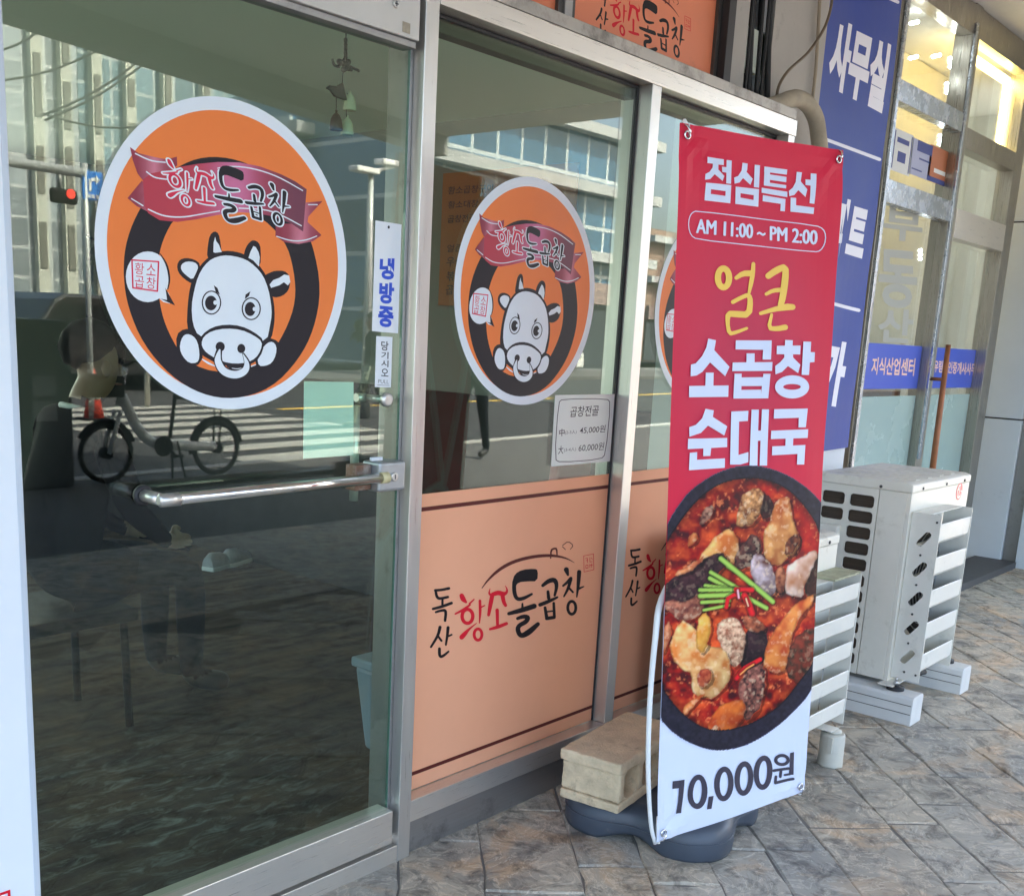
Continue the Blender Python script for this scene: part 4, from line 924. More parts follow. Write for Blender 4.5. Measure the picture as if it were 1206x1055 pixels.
for q in ([(258, 110), (312, 122), (300, 190), (405, 305), (375, 370), (270, 275), (215, 340), (175, 365), (132, 370), (135, 290), (170, 280), (215, 230), (245, 170)], [(240, 345), (295, 345), (292, 440), (235, 440)], [(122, 437), (398, 433), (395, 512), (120, 515)],
          [(448, 122), (690, 123), (685, 255), (628, 255), (632, 188), (446, 185)], [(520, 212), (575, 212), (575, 274), (520, 276)], [(427, 275), (695, 272), (692, 333), (423, 335)], [(440, 352), (488, 352), (484, 524), (430, 524)], [(634, 353), (682, 353), (668, 522), (616, 523)], [(486, 378), (634, 376), (630, 437), (484, 438)], [(484, 464), (620, 462), (618, 523), (482, 524)],
          [(782, 120), (835, 122), (833, 162), (780, 162)], [(725, 160), (888, 158), (885, 220), (723, 218)], [(775, 215), (835, 215), (835, 240), (885, 290), (870, 348), (800, 300), (760, 340), (715, 357), (713, 300), (750, 270), (775, 240)], [(908, 130), (962, 132), (945, 362), (893, 360)], [(955, 203), (987, 205), (983, 272), (950, 275)],
          [(235, 594), (293, 605), (285, 650), (385, 715), (362, 778), (250, 710), (200, 760), (120, 787), (120, 720), (165, 705), (210, 660)], [(112, 800), (382, 795), (380, 858), (108, 872)], [(215, 860), (270, 858), (262, 918), (213, 920)], [(122, 897), (172, 892), (170, 945), (363, 935), (360, 1000), (115, 1017)],
          [(415, 613), (533, 608), (528, 678), (468, 682), (458, 912), (528, 892), (525, 962), (470, 978), (397, 978)], [(555, 600), (604, 600), (588, 985), (533, 985)], [(625, 598), (673, 598), (655, 985), (604, 985)], [(595, 745), (640, 743), (638, 812), (592, 815)],
          [(708, 597), (938, 592), (925, 722), (873, 722), (876, 656), (705, 662)], [(688, 745), (942, 735), (938, 795), (684, 803)], [(785, 800), (838, 798), (835, 852), (783, 852)], [(693, 853), (922, 843), (913, 978), (862, 978), (866, 905), (690, 915)]): P.poly(q)
el = lambda cx, cy, rx, ry: [(cx+rx*math.cos(k*math.pi/16), cy+ry*math.sin(k*math.pi/16)) for k in range(32)]
P.frame(el(830, 443, 117, 80), el(828, 443, 60, 20)); P.build('large_lettering', b_white, ban, .0030)
P = Print(pb, C3); P.poly([(122, 622), (172, 612), (162, 768), (138, 772), (147, 652), (120, 657)]); P.poly([(282, 690), (304, 686), (293, 745), (272, 748)])
for cx, cy in ((233, 668), (353, 632), (447, 608), (538, 582)): P.ring(cx, cy, 32, 67, 25, R(5))
P.ring(624, 524, 28, 21, 15); P.line(588, 574, 655, 563, 13); P.line(622, 570, 620, 602, 13); P.poly([(662, 492), (682, 488), (677, 592), (657, 594)]); P.line(640, 594, 662, 590, 10); P.stroke([(599, 602, 13), (595, 630, 13), (677, 612, 13)], sm=0)
P.build('price_lettering', b_ink, ban, .0017)
# eyelets and hooks
alu = mat('hook_metal', (.75, .75, .76), .25, 1.)
for (u, v) in ((.022, 1.775), (.578, 1.775), (.022, .022), (.578, .022)):
    c = pb.P(u, v, .004); mb = MB(ban.location); N = Vector(pb.N); T = Vector(pb.U); B_ = Vector(pb.V)
    mb.tube([Vector(c)+(T*math.cos(k*math.pi/9)+B_*math.sin(k*math.pi/9))*.0085 for k in range(18)], .0026, 8, closed=True); ey = mb.build('eyelet', alu, ban)
    mb = MB(ban.location); s_ = 1 if v > 1 else -1; uo = -1 if u < .3 else 1
    c = Vector(c); mb.tube([c+N*.004-B_*.002*s_, c+N*.010+B_*.006*s_, c+N*.004+B_*.018*s_+T*.004*uo, c-N*.012+B_*.026*s_+T*.008*uo], .0026, 8)
    mb.build('hook', alu, ey)
# rod stand behind the sheet
rod = mat('white_rod', (.78, .80, .80), .35, var=.05)
N = Vector(pb.N)
hub = Vector(pb.P(.30, .78, -.10)); 
def arm(uv, bow, r0=.0085, r1=.0045):
    t = Vector(pb.P(uv[0], uv[1], -.006)); mb = MB(ban.location); pts = []
    for k in range(13):
        f = k/12; q = hub.lerp(t, f); q += -N*bow*math.sin(math.pi*f)*.5+Vector(pb.U)*(-.075 if uv[0] < .3 else .05)*math.sin(math.pi*f)*(1.0 if uv[1] < .5 else .15); pts.append(q)
    mb.tube(pts, [r0+(r1-r0)*k/12 for k in range(13)], 10); return mb.build('rod', rod, ban)

def armL():
    pts = spline([tuple(pb.P(u, v, h)) for u, v, h in ((.30, .80, -.10), (.14, .74, -.07), (.02, .655, -.03), (-.012, .56, -.015), (-.026, .40, -.012), (-.028, .22, -.010), (-.014, .06, -.008), (.004, -.008, -.006))], 4); mb = MB(ban.location); n = len(pts)
    mb.tube(pts, [.0105-.0055*k/(n-1) for k in range(n)], 10); mb.build('rod', rod, ban)
armL()
arm((.588, -.008), .04); arm((.030, 1.80), .05, .007); arm((.575, 1.80), .05, .007)
mb = MB(ban.location); c = Vector(pb.P(.012, -.008, -.006)); mb.tube([c+Vector(pb.V)*.075, c+Vector(pb.V)*.04, c], [.0062, .0066, .006], 10); mb.build('rod_tip', rod, ban)
c = Vector(pb.P(.022, 1.80, -.006)); mb = MB(ban.location); mb.tube([c-Vector(pb.V)*.03, c+Vector(pb.V)*.004, c+Vector(pb.V)*.012], [.006, .0075, .003], 10); mb.build('rod_tip', rod, ban)
mb = MB(ban.location); mb.tube([(2.70, -.37, .12), (2.70, -.39, .45), tuple(hub)], .014, 12); mb.build('pole', rod, ban)

# ---- water filled foot (grey plastic) and the concrete block that weighs it down
plast = mat('grey_plastic', alb(62, 71, 84), .42, var=.12, ns=7, bump=.05, bs=40, dirt=((.20, .19, .18), 10, .6, .6))
ft = empty('water_base', (2.67, -.34, 0), 'dark grey water filled plastic foot holding up the red banner', 'banner base')
def foot():
    L0, F0_, R0 = at_z(664, 972, .01)[:2], at_z(822, 1016, .01)[:2], at_z(868, 972, .01)[:2]
    ctr = np.array([2.67, -.34]); bm = bmesh.new(); n = 64
    prof = []
    for k in range(n):
        a = k*2*math.pi/n
        rr = .254*(1+.14*math.cos(4*(a-R(56)))-.012*math.cos(8*(a-R(56))))       # four lobed foot
        prof.append((math.cos(a)*rr*1.06, math.sin(a)*rr*1.06, rr))
    lev = [(0, .985), (.012, 1.0), (.055, 1.0), (.085, .97), (.103, .90), (.110, .80)]
    rings = []
    for h, f in lev:
        ring = []
        for k, (x, y, rr) in enumerate(prof):
            a = k*2*math.pi/n; up = max(0, -math.cos(4*(a-R(56))))*.028 if h < .02 else 0   # raised between its four feet
            ring.append(bm.verts.new((x*f, y*f, h+up)))
        rings.append(ring)
    for A, B_ in zip(rings, rings[1:]):
        for k in range(n):
            q = bm.faces.new([A[k], A[(k+1) % n], B_[(k+1) % n], B_[k]]); q.smooth = True
    bm.faces.new(rings[-1]); bm.faces.new(rings[0][::-1])
    me = bpy.data.meshes.new('tank'); bm.to_mesh(me); bm.free(); return link('tank', me, plast, ft)
foot()
for k in range(2):     # mould seam and filler cap
    mb = MB(ft.location)
    if k == 0:
        pts = []
        for j in range(64):
            a = j*2*math.pi/64; rr = .254*(1+.14*math.cos(4*(a-R(56)))-.012*math.cos(8*(a-R(56))))*1.06; pts.append((2.67+math.cos(a)*rr*1.001, -.34+math.sin(a)*rr*1.001, .055))
        mb.tube(pts, .0022, 6, closed=True); mb.build('mould_seam', plast, ft)
    else: mb.lathe((2.62, -.56, 0), [(.028, .100), (.028, .118), (.022, .121)], 18); mb.build('filler_cap', rubber, ft)
mb = MB(ft.location); mb.lathe((2.70, -.37, 0), [(.05, .108), (.046, .122), (.024, .135), (.022, .17), (.016, .172)], 24); mb.build('socket', plast, ft)
blk_m = mat('cement_block', (.70, .57, .38), .95, var=.25, ns=18, bump=.9, bs=160, dirt=((.14, .10, .07), 12, .57, .85))
def block():
    # three bottom corners read off the photograph, resting on the foot (z = .11)
    z0 = .112
    A = np.array([2.352, -.186]); d1 = np.array([.13, -.99]); d1 = d1/np.linalg.norm(d1); w = .19; ln = .39; h = .15
    d2 = np.array([-d1[1], d1[0]])
    if d2[0] < 0: d2 = -d2
    e = empty('concrete_block', (*(A+d1*w/2+d2*ln/2), z0), 'sand coloured hollow concrete block lying on the grey banner base', 'block')
    mb = MB(e.location)
    def Q(a, b, z): return (*(A+d1*a+d2*b), z0+z)
    # hollow cores open sideways: build as top and bottom shells with webs
    lip = .012
    mb.hexa([Q(-lip*.3, -lip, h-.034), Q(w+lip*.2, -lip, h-.034), Q(w+lip*.2, ln+lip, h-.034), Q(-lip*.3, ln+lip, h-.034), Q(-lip*.3, -lip, h), Q(w+lip*.2, -lip, h), Q(w+lip*.2, ln+lip, h), Q(-lip*.3, ln+lip, h)])
    mb.hexa([Q(0, -.006, 0), Q(w, -.006, 0), Q(w, ln+.006, 0), Q(0, ln+.006, 0), Q(0, -.006, .028), Q(w, -.006, .028), Q(w, ln+.006, .028), Q(0, ln+.006, .028)])
    for b0, b1 in ((0, .032), (.122, .148), (.242, .268), (ln-.032, ln)):
        mb.hexa([Q(.002, b0, .0285), Q(w-.002, b0, .0285), Q(w-.002, b1, .0285), Q(.002, b1, .0285), Q(.002, b0, h-.0345), Q(w-.002, b0, h-.0345), Q(w-.002, b1, h-.0345), Q(.002, b1, h-.0345)])
    o = mb.build('block_body', blk_m, e, bev=.006, seg=2)
    sb = o.modifiers.new('fine', 'SUBSURF'); sb.subdivision_type = 'SIMPLE'; sb.levels = sb.render_levels = 4
    tx_ = bpy.data.textures.new('block_rough', 'CLOUDS'); tx_.noise_scale = .02; tx_.noise_depth = 4
    dm = o.modifiers.new('rough', 'DISPLACE'); dm.texture = tx_; dm.strength = .006; dm.mid_level = .55
    # rounded corners of the three holes
    mb = MB(e.location)
    for b0, b1 in ((.032, .122), (.148, .242), (.268, ln-.032)):
        r = .03
        for (ca, cz, sa, sz) in ((b0, .028, 1, 1), (b1, .028, -1, 1), (b0, h-.034, 1, -1), (b1, h-.034, -1, -1)):
            pts = [(ca, cz)]+[(ca+sa*r*(1-math.sin(t)), cz+sz*r*(1-math.cos(t))) for t in [k*math.pi/2/5 for k in range(6)]]
            lo = [mb.v(Q(.006, a, z)) for a, z in pts]; hi = [mb.v(Q(w-.006, a, z)) for a, z in pts]; n = len(pts)
            mb.b.faces.new(lo); mb.b.faces.new(hi[::-1])
            for i in range(n): mb.b.faces.new([lo[i], lo[(i+1) % n], hi[(i+1) % n], hi[i]])
    mb.build('core_fillet', blk_m, e)
block()

# ================================================================== air conditioner outdoor units
ac_m = mat('ac_paint', (.80, .765, .67), .42, var=.08, ns=4, dirt=((.38, .32, .22), 7, .56, .6))
ac_d = mat('ac_guide_paint', (.76, .74, .67), .45, var=.08, ns=5, dirt=((.33, .31, .26), 6, .60, .55))
fin_m = mat('coil_fins', (.10, .075, .055), .5, .5, var=.4, ns=4, streak=(1, 1, 90), bump=.6, bs=10)
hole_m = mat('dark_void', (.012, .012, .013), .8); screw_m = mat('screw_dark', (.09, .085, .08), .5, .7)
def frame_panel(mb, x, u0, u1, v0, v1, holes, th):
    """panel in the plane x = const (thickness th) pierced by rectangular holes (u = y, v = z)"""
    us = sorted({u0, u1, *[h[0] for h in holes], *[h[1] for h in holes]}); vs = sorted({v0, v1, *[h[2] for h in holes], *[h[3] for h in holes]})
    for a, b in zip(us, us[1:]):
        run = None
        for c, d in zip(vs, vs[1:]):
            solid = not any(h[0] <= a+1e-6 and b-1e-6 <= h[1] and h[2] <= c+1e-6 and d-1e-6 <= h[3] for h in holes)
            if solid:
                if run is None: run = c
                end = d
            if (not solid or d == vs[-1]) and run is not None:
                mb.box(x, x+th, a, b, run, end); run = None
def ac_unit(name, label, x0, x1, yf, yb, z0, z1, grille, guide):
    """x0..x1 width along the wall, yf front (street side), yb back"""
    org = ((x0+x1)/2, (yf+yb)/2, 0); e = empty(name, org, label, 'air conditioner', 'outdoor units in front of the wall')
    zt = z1-.038
    mb = MB(org); mb.box(x0+.028, x1-.002, yf+.02, yb, z0, zt); mb.build('core', hole_m, e)
    mb = MB(org); mb.prism([(yf-.004, zt), (yb+.01, zt), (yb+.01, z1-.004), (yb, z1), (yf+.02, z1), (yf-.004, z1-.008)], 'x', x0-.006, x1+.004); top = mb.build('top_cover', ac_m, e, bev=.005)
    for t in range(1, 5):
        mb = MB(org); xx = x0+(x1-x0)*t/5; mb.box(xx-.022, xx+.022, yf+.03, yb-.02, z1-.001, z1+.003); mb.build('cover_rib', ac_m, top, bev=.003)
    # front: coil side panel with an open fan ring
    cx, cz, rad = x0+(x1-x0)*.44, (z0+zt)/2, min((x1-x0)*.36, (zt-z0)*.40)
    mb = MB(org); N = 40; outer = []
    for k in range(N):
        a = k*2*math.pi/N; c, s_ = math.cos(a), math.sin(a); outer.append((c, s_))
    X0, X1, Z0, Z1 = x0, x1, z0, zt-.001
    def clampo(c, s_):
        tx = ((X1-cx)/c if c > 0 else (X0-cx)/c) if abs(c) > 1e-9 else 1e9; tz = ((Z1-cz)/s_ if s_ > 0 else (Z0-cz)/s_) if abs(s_) > 1e-9 else 1e9; t = min(tx, tz); return (cx+c*t, cz+s_*t)
    angs = sorted(set([k*2*math.pi/N for k in range(N)]+[math.atan2(zz-cz, xx-cx) % (2*math.pi) for xx in (X0, X1) for zz in (Z0, Z1)]))
    O = [clampo(math.cos(a), math.sin(a)) for a in angs]; I = [(cx+rad*math.cos(a), cz+rad*math.sin(a)) for a in angs]
    for i in range(len(angs)):
        j = (i+1) % len(angs); mb.hexa([(O[i][0], yf, O[i][1]), (O[j][0], yf, O[j][1]), (I[j][0], yf, I[j][1]), (I[i][0], yf, I[i][1]), (O[i][0], yf+.014, O[i][1]), (O[j][0], yf+.014, O[j][1]), (I[j][0], yf+.014, I[j][1]), (I[i][0], yf+.014, I[i][1])])
    bmesh.ops.remove_doubles(mb.b, verts=mb.b.verts, dist=1e-5)
    bmesh.ops.delete(mb.b, geom=[f for f in mb.b.faces if all(len(ed.link_faces) > 2 for ed in f.edges)], context='FACES')
    mb.build('front_panel', ac_m, e)
    mb = MB(org)
    for k in range(1, 9): mb.tube([(cx+rad*k/9*math.cos(t*math.pi/16), yf-.003-.012*(1-k/9), cz+rad*k/9*math.sin(t*math.pi/16)) for t in range(32)], .0022, 6, closed=True)
    for k in range(8): mb.tube([(cx, yf-.015, cz), (cx+rad*math.cos(k*math.pi/4), yf-.002, cz+rad*math.sin(k*math.pi/4))], .0024, 6)
    gd = mb.build('fan_guard', mat('guard_wire', (.45, .45, .44), .4, .2), e)
    mb = MB(org)
    for k in range(3):
        a0 = k*2*math.pi/3
        for t in range(6):
            a, b = a0+t*.15, a0+(t+1)*.15; f = lambda aa, r, tw: (cx+r*math.cos(aa), yf+.05+tw, cz+r*math.sin(aa))
            mb.face([f(a, .05, t*.006), f(a, rad*.92, t*.012), f(b, rad*.92, (t+1)*.012), f(b, .05, (t+1)*.006)])
    mb.lathe((cx, 0, cz), [(.05, yf+.10), (.05, yf+.045), (.03, yf+.035)], 16, 'y'); mb.build('fan', mat('fan_grey', (.22, .22, .22), .5), gd)
    # left side: pillar and the pierced coil grille
    mb = MB(org); mb.prism([(x0, yf+.015), (x0+.026, yf+.015), (x0+.026, yf+.125), (x0+.001, yf+.125)], 'z', z0, zt-.001); mb.build('corner_panel', ac_m, e, bev=.003)
    if grille:
        rows = 11; H = (zt-z0-.05); st = H/rows; holes = []
        for r in range(rows):
            a = z0+.026+r*st; holes.append((yf+.142, yf+.142+.100, a+.008, a+st-.007))
            if r >= rows-2: holes.append((yf+.262, yf+.262+.095, a+.008, a+st-.007))
        mb = MB(org); frame_panel(mb, x0+.001, yf+.127, yb, z0, zt-.001, holes, .010); bmesh.ops.remove_doubles(mb.b, verts=mb.b.verts, dist=1e-5)
        r = .014
        for h in holes:     # rounded corners of each opening
            for cu, cv, su, sv in ((h[0], h[2], 1, 1), (h[1], h[2], -1, 1), (h[0], h[3], 1, -1), (h[1], h[3], -1, -1)):
                pts = [(cu-su*.001, cv-sv*.001)]+[(cu+su*r*(1-math.sin(t)), cv+sv*r*(1-math.cos(t))) for t in [k*math.pi/2/4 for k in range(5)]]
                mb.prism(pts, 'x', x0+.0015, x0+.0095)
        mb.build('side_grille', ac_m, e)
        mb = MB(org); mb.box(x0+.016, x0+.022, yf+.13, yb-.005, z0+.01, zt-.01); mb.build('coil', fin_m, e)
        mb = MB(org); a = z0+.026+(rows-3)*st; mb.prism([(x0+.001, a+st*.85), (x0-.030, a+st*.80), (x0-.034, a+st*.25), (x0+.001, a+st*.15)], 'y', yf+.262, yf+.36); hd = mb.build('hand_hold', ac_m, e, bev=.006)
        mb = MB(org); mb.box(x0-.030, x0-.002, yf+.275, yf+.348, a+st*.13, a+st*.20); mb.build('hold_shade_box', hole_m, hd)  # near-black box colours in the shade under the hand hold
    else:
        mb = MB(org); mb.box(x0+.001, x0+.011, yf+.127, yb, z0, zt-.001); mb.build('side_panel', ac_m, e)
    for k, (sx, sz) in enumerate([(x0+.10, zt+.012), (x0+(x1-x0)*.55, zt+.012), (x1-.08, zt+.012)]):
        mb = MB(org); mb.lathe((sx, 0, sz), [(.006, yf-.003), (.006, yf-.007), (.003, yf-.008)], 10, 'y'); mb.build('screw', screw_m, e)
    mb = MB(org); mb.lathe((0, yf+.12, zt+.012), [(.006, x0-.005), (.006, x0-.009), (.003, x0-.010)], 10, 'x'); mb.build('screw', screw_m, e)
    # air guide with slanted blades
    gx0, gx1, gz0, gz1, gd_ = guide; gf = yf-gd_
    gp = None
    for xx, hs in ((gx0, True), (gx1-.004, False)):
        mb = MB(org); holes = []
        if hs:
            for k in range(5): zc = gz1-.10-k*(gz1-gz0-.16)/4.3; holes.append(zc)
        # plate as a polygon with slanted slots cut as strips
        y0_, y1_ = gf, yf-.004; yc = (y0_+y1_)/2; hw, hh = gd_*.22, .030
        lv = [gz0]
        for zc in sorted(holes): lv += [zc-hh-.012, zc+hh+.012]
        lv.append(gz1)
        for i in range(0, len(lv)-1):
            a, b = lv[i], lv[i+1]
            if i % 2 == 0: mb.box(xx, xx+.004, y0_, y1_, a, b)
            else:
                zc = (a+b)/2; N = 20; ins = []; 
                for k in range(N):
                    t = k*2*math.pi/N; u, v = math.cos(t)*.013, math.sin(t)*.013+(.022 if math.sin(t) > 0 else -.022); ca, sa = math.cos(R(-38)), math.sin(R(-38)); ins.append((yc-(u*ca-v*sa), zc+u*sa+v*ca))
                an = [math.atan2(q[1]-zc, q[0]-yc) for q in ins]
                def ob(t):
                    c, s_ = math.cos(t), math.sin(t); tx = (gd_/2-.002)/abs(c) if abs(c) > 1e-9 else 1e9; tz = (b-a)/2/abs(s_) if abs(s_) > 1e-9 else 1e9; r = min(tx, tz); return (yc+c*r, zc+s_*r)
                ss = sorted(range(N), key=lambda k: an[k]); 
                for i2 in range(N):
                    k, k2 = ss[i2], ss[(i2+1) % N]; o1, o2 = ob(an[k]), ob(an[k2])
                    ps_ = [ins[k], ins[k2], o2, o1]
                    if abs(o1[0]-o2[0]) > 1e-4 and abs(o1[1]-o2[1]) > 1e-4:   # keep the square corner
                        cn = (o1[0] if abs(abs(o1[0]-yc)-(gd_/2-.002)) < 1e-5 else o2[0], o1[1] if abs(abs(o1[1]-zc)-(b-a)/2) < 1e-5 else o2[1]); ps_ = [ins[k], ins[k2], o2, cn, o1]
                    mb.prism(ps_, 'x', xx, xx+.004)
        bmesh.ops.remove_doubles(mb.b, verts=mb.b.verts, dist=1e-5)
        q = mb.build('guide_plate', ac_d, e); gp = gp or q
        if hs:
            for zc in [gz1-.028]+[z-.062 for z in holes]+[gz0+.03]:
                mb = MB(org); mb.lathe((0, gf+.014+(.045 if zc in [z-.062 for z in holes] else 0), zc), [(.0045, xx-.0005), (.0045, xx-.003), (.002, xx-.0035)], 8, 'x'); mb.build('rivet', screw_m, q)
    mb = MB(org); mb.box(gx0+.0042, gx1-.0042, yf-.075, yf-.004, gz1-.004, gz1); mb.build('guide_top', ac_d, e, bev=.002)
    nb = 5; stp = (gz1-gz0-.02)/nb
    for k in range(nb):
        zb = gz0+.01+k*stp; mb = MB(org)
        th = .003
        prof = [(gf+.002, zb+stp*.78), (gf+.004, zb+stp*.30), (gf+.014, zb+stp*.20), (gf+.030, zb+stp*.14), (yf-.012, zb-.0+stp*.04)]
        back = [(p_[0]+.003, p_[1]+.003) for p_ in prof][::-1]
        mb.prism(prof+back, 'x', gx0+.0045, gx1-.0045); mb.build('guide_blade', ac_d, e)
    return e
ac1 = ac_unit('outdoor_unit', 'cream outdoor unit with a pierced coil grille and slatted air guide on white skids', 4.160, at_y(1145, 549, -.43)[0], -.428, -.045, .135, .925, True, (4.180, at_y(1147, 592, -.543)[0], .150, .815, .115))
org = ac1.location
p = at_y(960+760/4.394, 520+240/4.394, -.4285)
lg = mat('badge_red', alb(214, 74, 84), .4); 
p[0] -= .03; p[2] -= .012
mb = MB(org); mb.lathe((p[0], 0, p[2]), [(.036, -.4283), (.036, -.4297)], 32, 'y'); bd = mb.build('badge', lg, ac1)
pl = Plane((p[0], -.4297, p[2]), (1, 0, 0), (0, 0, 1)); wht = mat('badge_white', (.75, .74, .70), .4)
V_ = [(-.006, .024), (.000, .024), (.000, -.018), (.012, -.018), (.012, -.024), (-.006, -.024)]; lay('badge_mark', V_, [(0, 1, 2, 5), (2, 3, 4, 5)], pl, wht, bd, .0004)
arc = [(.030*math.cos(t), .030*math.sin(t)) for t in np.linspace(R(80), R(360), 22)]; arc2 = [(.025*math.cos(t), .025*math.sin(t)) for t in np.linspace(R(80), R(360), 22)]
VV = arc+arc2+[(.012, .003), (.030, .003), (.030, -.002), (.012, -.002)]; FF = [(i, i+1, 23+i, 22+i) for i in range(21)]+[(44, 45, 46, 47)]; lay('badge_mark', VV, FF, pl, wht, bd, .0004)
lay('badge_mark', [(-.018+.005*math.cos(t), .010+.005*math.sin(t)) for t in np.linspace(0, 2*math.pi, 12)[:-1]], [tuple(range(11))], pl, wht, bd, .0004)
# skids with rubber feet
skm = mat('white_skid', (.72, .72, .70), .55, var=.1, ns=8, dirt=((.20, .19, .17), 18, .62, .7))
for x0, lab in ((4.085, 'white plastic skid under the grille end of the larger outdoor unit'), (4.655, 'white plastic skid under the far end of the larger outdoor unit')):
    o = (x0+.055, -.30, 0); e = empty('skid', o, lab, 'skid', 'white skids under the larger outdoor unit')
    mb = MB(o); mb.prism([(x0, 0), (x0+.11, 0), (x0+.11, .105), (x0+.10, .115), (x0+.010, .115), (x0, .105)], 'y', -.565, -.02); bar_ = mb.build('bar', skm, e, bev=.003)
    for gz in (.045, .080):
        mb = MB(o); mb.box(x0-.0012, x0-.0002, -.56, -.03, gz, gz+.0025); mb.build('groove', screw_m, bar_)
    mb = MB(o); mb.lathe((x0+.06, -.47, 0), [(.034, .1155), (.034, .128), (.014, .130), (.014, .134)], 18); mb.build('rubber_pad', rubber, e)
    mb = MB(o); mb.lathe((x0+.06, -.47, 0), [(.009, .1342), (.009, .150)], 6); mb.lathe((x0+.06, -.47, 0), [(.005, .1502), (.005, .165)], 10); mb.build('bolt', steel, e)
for b_x in ((4.62, 4.80, -.46, -.41, .136, .1345), (4.11, 4.25, -.47, -.41, .136, .1345)): mb = MB(org); mb.box(*b_x[:4], .1303, .1345); mb.build('mounting_foot', ac_d, ac1)
mb = MB(org); mb.tube([(4.30, -.39, .128), (4.36, -.45, .125), (4.46, -.47, .122)], .012, 8); mb.build('drain_stub', rubber, ac1)
ac2 = ac_unit('outdoor_unit', 'smaller cream outdoor unit with a slatted air guide, behind the red banner', 3.06, 3.565, -.410, -.08, .13, .795, False, (3.08, 3.572, .122, .665, .095))
mb = MB(ac2.location); mb.box(3.36, 3.566, -.502, -.412, .6655, .673); mb.build('mossy_cap', mat('mossy_paint', (.42, .42, .28), .7, var=.4, ns=30), ac2)
ftm = mat('cream_plastic', (.60, .58, .50), .55, var=.12, ns=10)
for (x, y) in ((3.478, -.512), (3.10, -.50)):
    e = empty('unit_foot', (x, y, 0), 'octagonal cream plastic foot at the corner of the smaller outdoor unit' if x > 3.3 else 'octagonal cream plastic foot beside the grey banner base', 'foot block', 'cream feet of the smaller unit')
    mb = MB((x, y, 0)); mb.lathe((x, y, 0), [(.046, 0), (.046, .006), (.044, .108), (.038, .116)], 8); mb.build('block', ftm, e)
    mb = MB((x, y, 0)); mb.lathe((x+.004, y, 0), [(.026, .1163), (.026, .124), (.012, .126)], 16); mb.build('cap', ftm, e)
    mb = MB((x, y, 0)); mb.box(x-.050, x-.040, y-.020, y-.004, .055, .112); mb.build('tab', ftm, e)
for b_x in (3.44, 3.07): mb = MB(ac2.location); mb.box(b_x, b_x+.06, -.52, -.40, .1265, .1297); mb.build('mounting_foot', ac_d, ac2)

# ================================================================== pipe, cables, blue banner
pipe_m = mat('pipe_wrap', (.42, .36, .27), .8, var=.25, ns=12, bump=.4, bs=30, dirt=((.08, .07, .06), 9, .58, .7))
pts = [tuple(at_y(x, y, .06)) for x, y in ((900, 128), (918, 122), (936, 116), (950, 122), (960, 138), (964, 160), (966, 200), (960, 330), (950, 480), (944, 560))]
mb = MB(pts[-1]); mb.tube(spline(pts), .030, 14); tag(mb.build('refrigerant_pipe', pipe_m), 'beige wrapped pipe bending down from the sign recess beside the blue banner', 'pipe')
cab = mat('black_cable', (.015, .015, .016), .6)
for k in range(9):
    x = 3.61+k*.02+random.uniform(-.006, .006); org_ = (x, .18, 2.25); mb = MB(org_); y = .165+random.uniform(-.02, .02)
    mb.tube(spline([(x+random.uniform(-.03, .03), y, 3.28), (x+random.uniform(-.03, .03), y, 2.9), (x+random.uniform(-.03, .03), y, 2.6), (x+random.uniform(-.02, .02), y-.01, 2.26)], 6), random.choice([.006, .008, .011]), 8)
    tag(mb.build('cable', cab), 'thick black cable in the bundle hanging in the dark recess above the header end', 'cable', 'black cables beside the sign board')
cl = [tuple(at_y(x, y, .10)) for x, y in ((981, -10), (978, 12), (970, 35), (952, 62), (930, 82), (918, 100), (914, 118))]
mb = MB(cl[-1]); mb.tube(spline(cl, 6), .0055, 8); tag(mb.build('loose_cable', mat('brown_cable', (.16, .12, .08), .6)), 'loose brown cable swinging from the blue banner to the pipe', 'cable')
cl = [tuple(at_y(x, y, .13)) for x, y in ((966, -8), (964, 30), (961, 80), (957, 118))]
mb = MB(cl[-1]); mb.tube(spline(cl, 4), .007, 8); tag(mb.build('thin_pipe', mat('tan_pipe', (.36, .30, .22), .5)), 'thin tan conduit running up the edge of the blue banner', 'pipe')
mb = MB((3.79, .09, 2.05)); mb.box(3.755, 3.80, .03, .16, 1.95, 2.16); mb.build('wall_bracket', steel_d); o = bpy.data.objects['wall_bracket']; tag(o, 'small grey metal bracket at the end of the header beside the pipe', 'bracket')
BY = .150; pq = Plane((4.2, BY, .95), (1, 0, 0), (0, 0, 1))
bb = empty('wall_banner', (4.53, BY, .96), 'tall blue cloth banner with white office lettering hung on the wall', 'banner')
bl_m = mat('blue_cloth', (.038, .072, .33), .5, spec=.2, var=.1, ns=2, bump=.1, bs=60)
xl, xr = 4.205, 4.885
pq.def_ = lambda u, v: .006*math.sin(u*9)*math.sin(v*2.1+.5)+.002*math.sin(v*11+u*4); pq.cut = .06
lay('cloth', [(xl-4.2, .008), (xr-4.2, .020), (xr-4.2, 2.25), (xl-4.2, 2.25)], [(0, 1, 2, 3)], pq, bl_m, bb, 0)
wp = mat('banner_white_ink', alb(216, 222, 242), .5)
P = Print(pq, (0, 0, 1)); P.text('사무실', (985, 19), (1049, 54), (974, 100), .05); P.build('lettering', wp, bb, .001)
P = Print(pq, (0, 0, 1)); P.text('아파트', (964, 224), (1025, 243), (954, 294), .05); P.build('lettering', wp, bb, .001)
P = Print(pq, (0, 0, 1)); P.text('상가', (947, 394), (1002, 404), (935, 470), .05); P.build('lettering', wp, bb, .001)
P = Print(pq, (0, 0, 1)); P.line(969, 163.5, 1036, 188, 4); P.line(958, 352, 1012, 365.5, 4); P.line(1010, -16, 1057, 3, 4); P.build('divider_lines', wp, bb, .001)

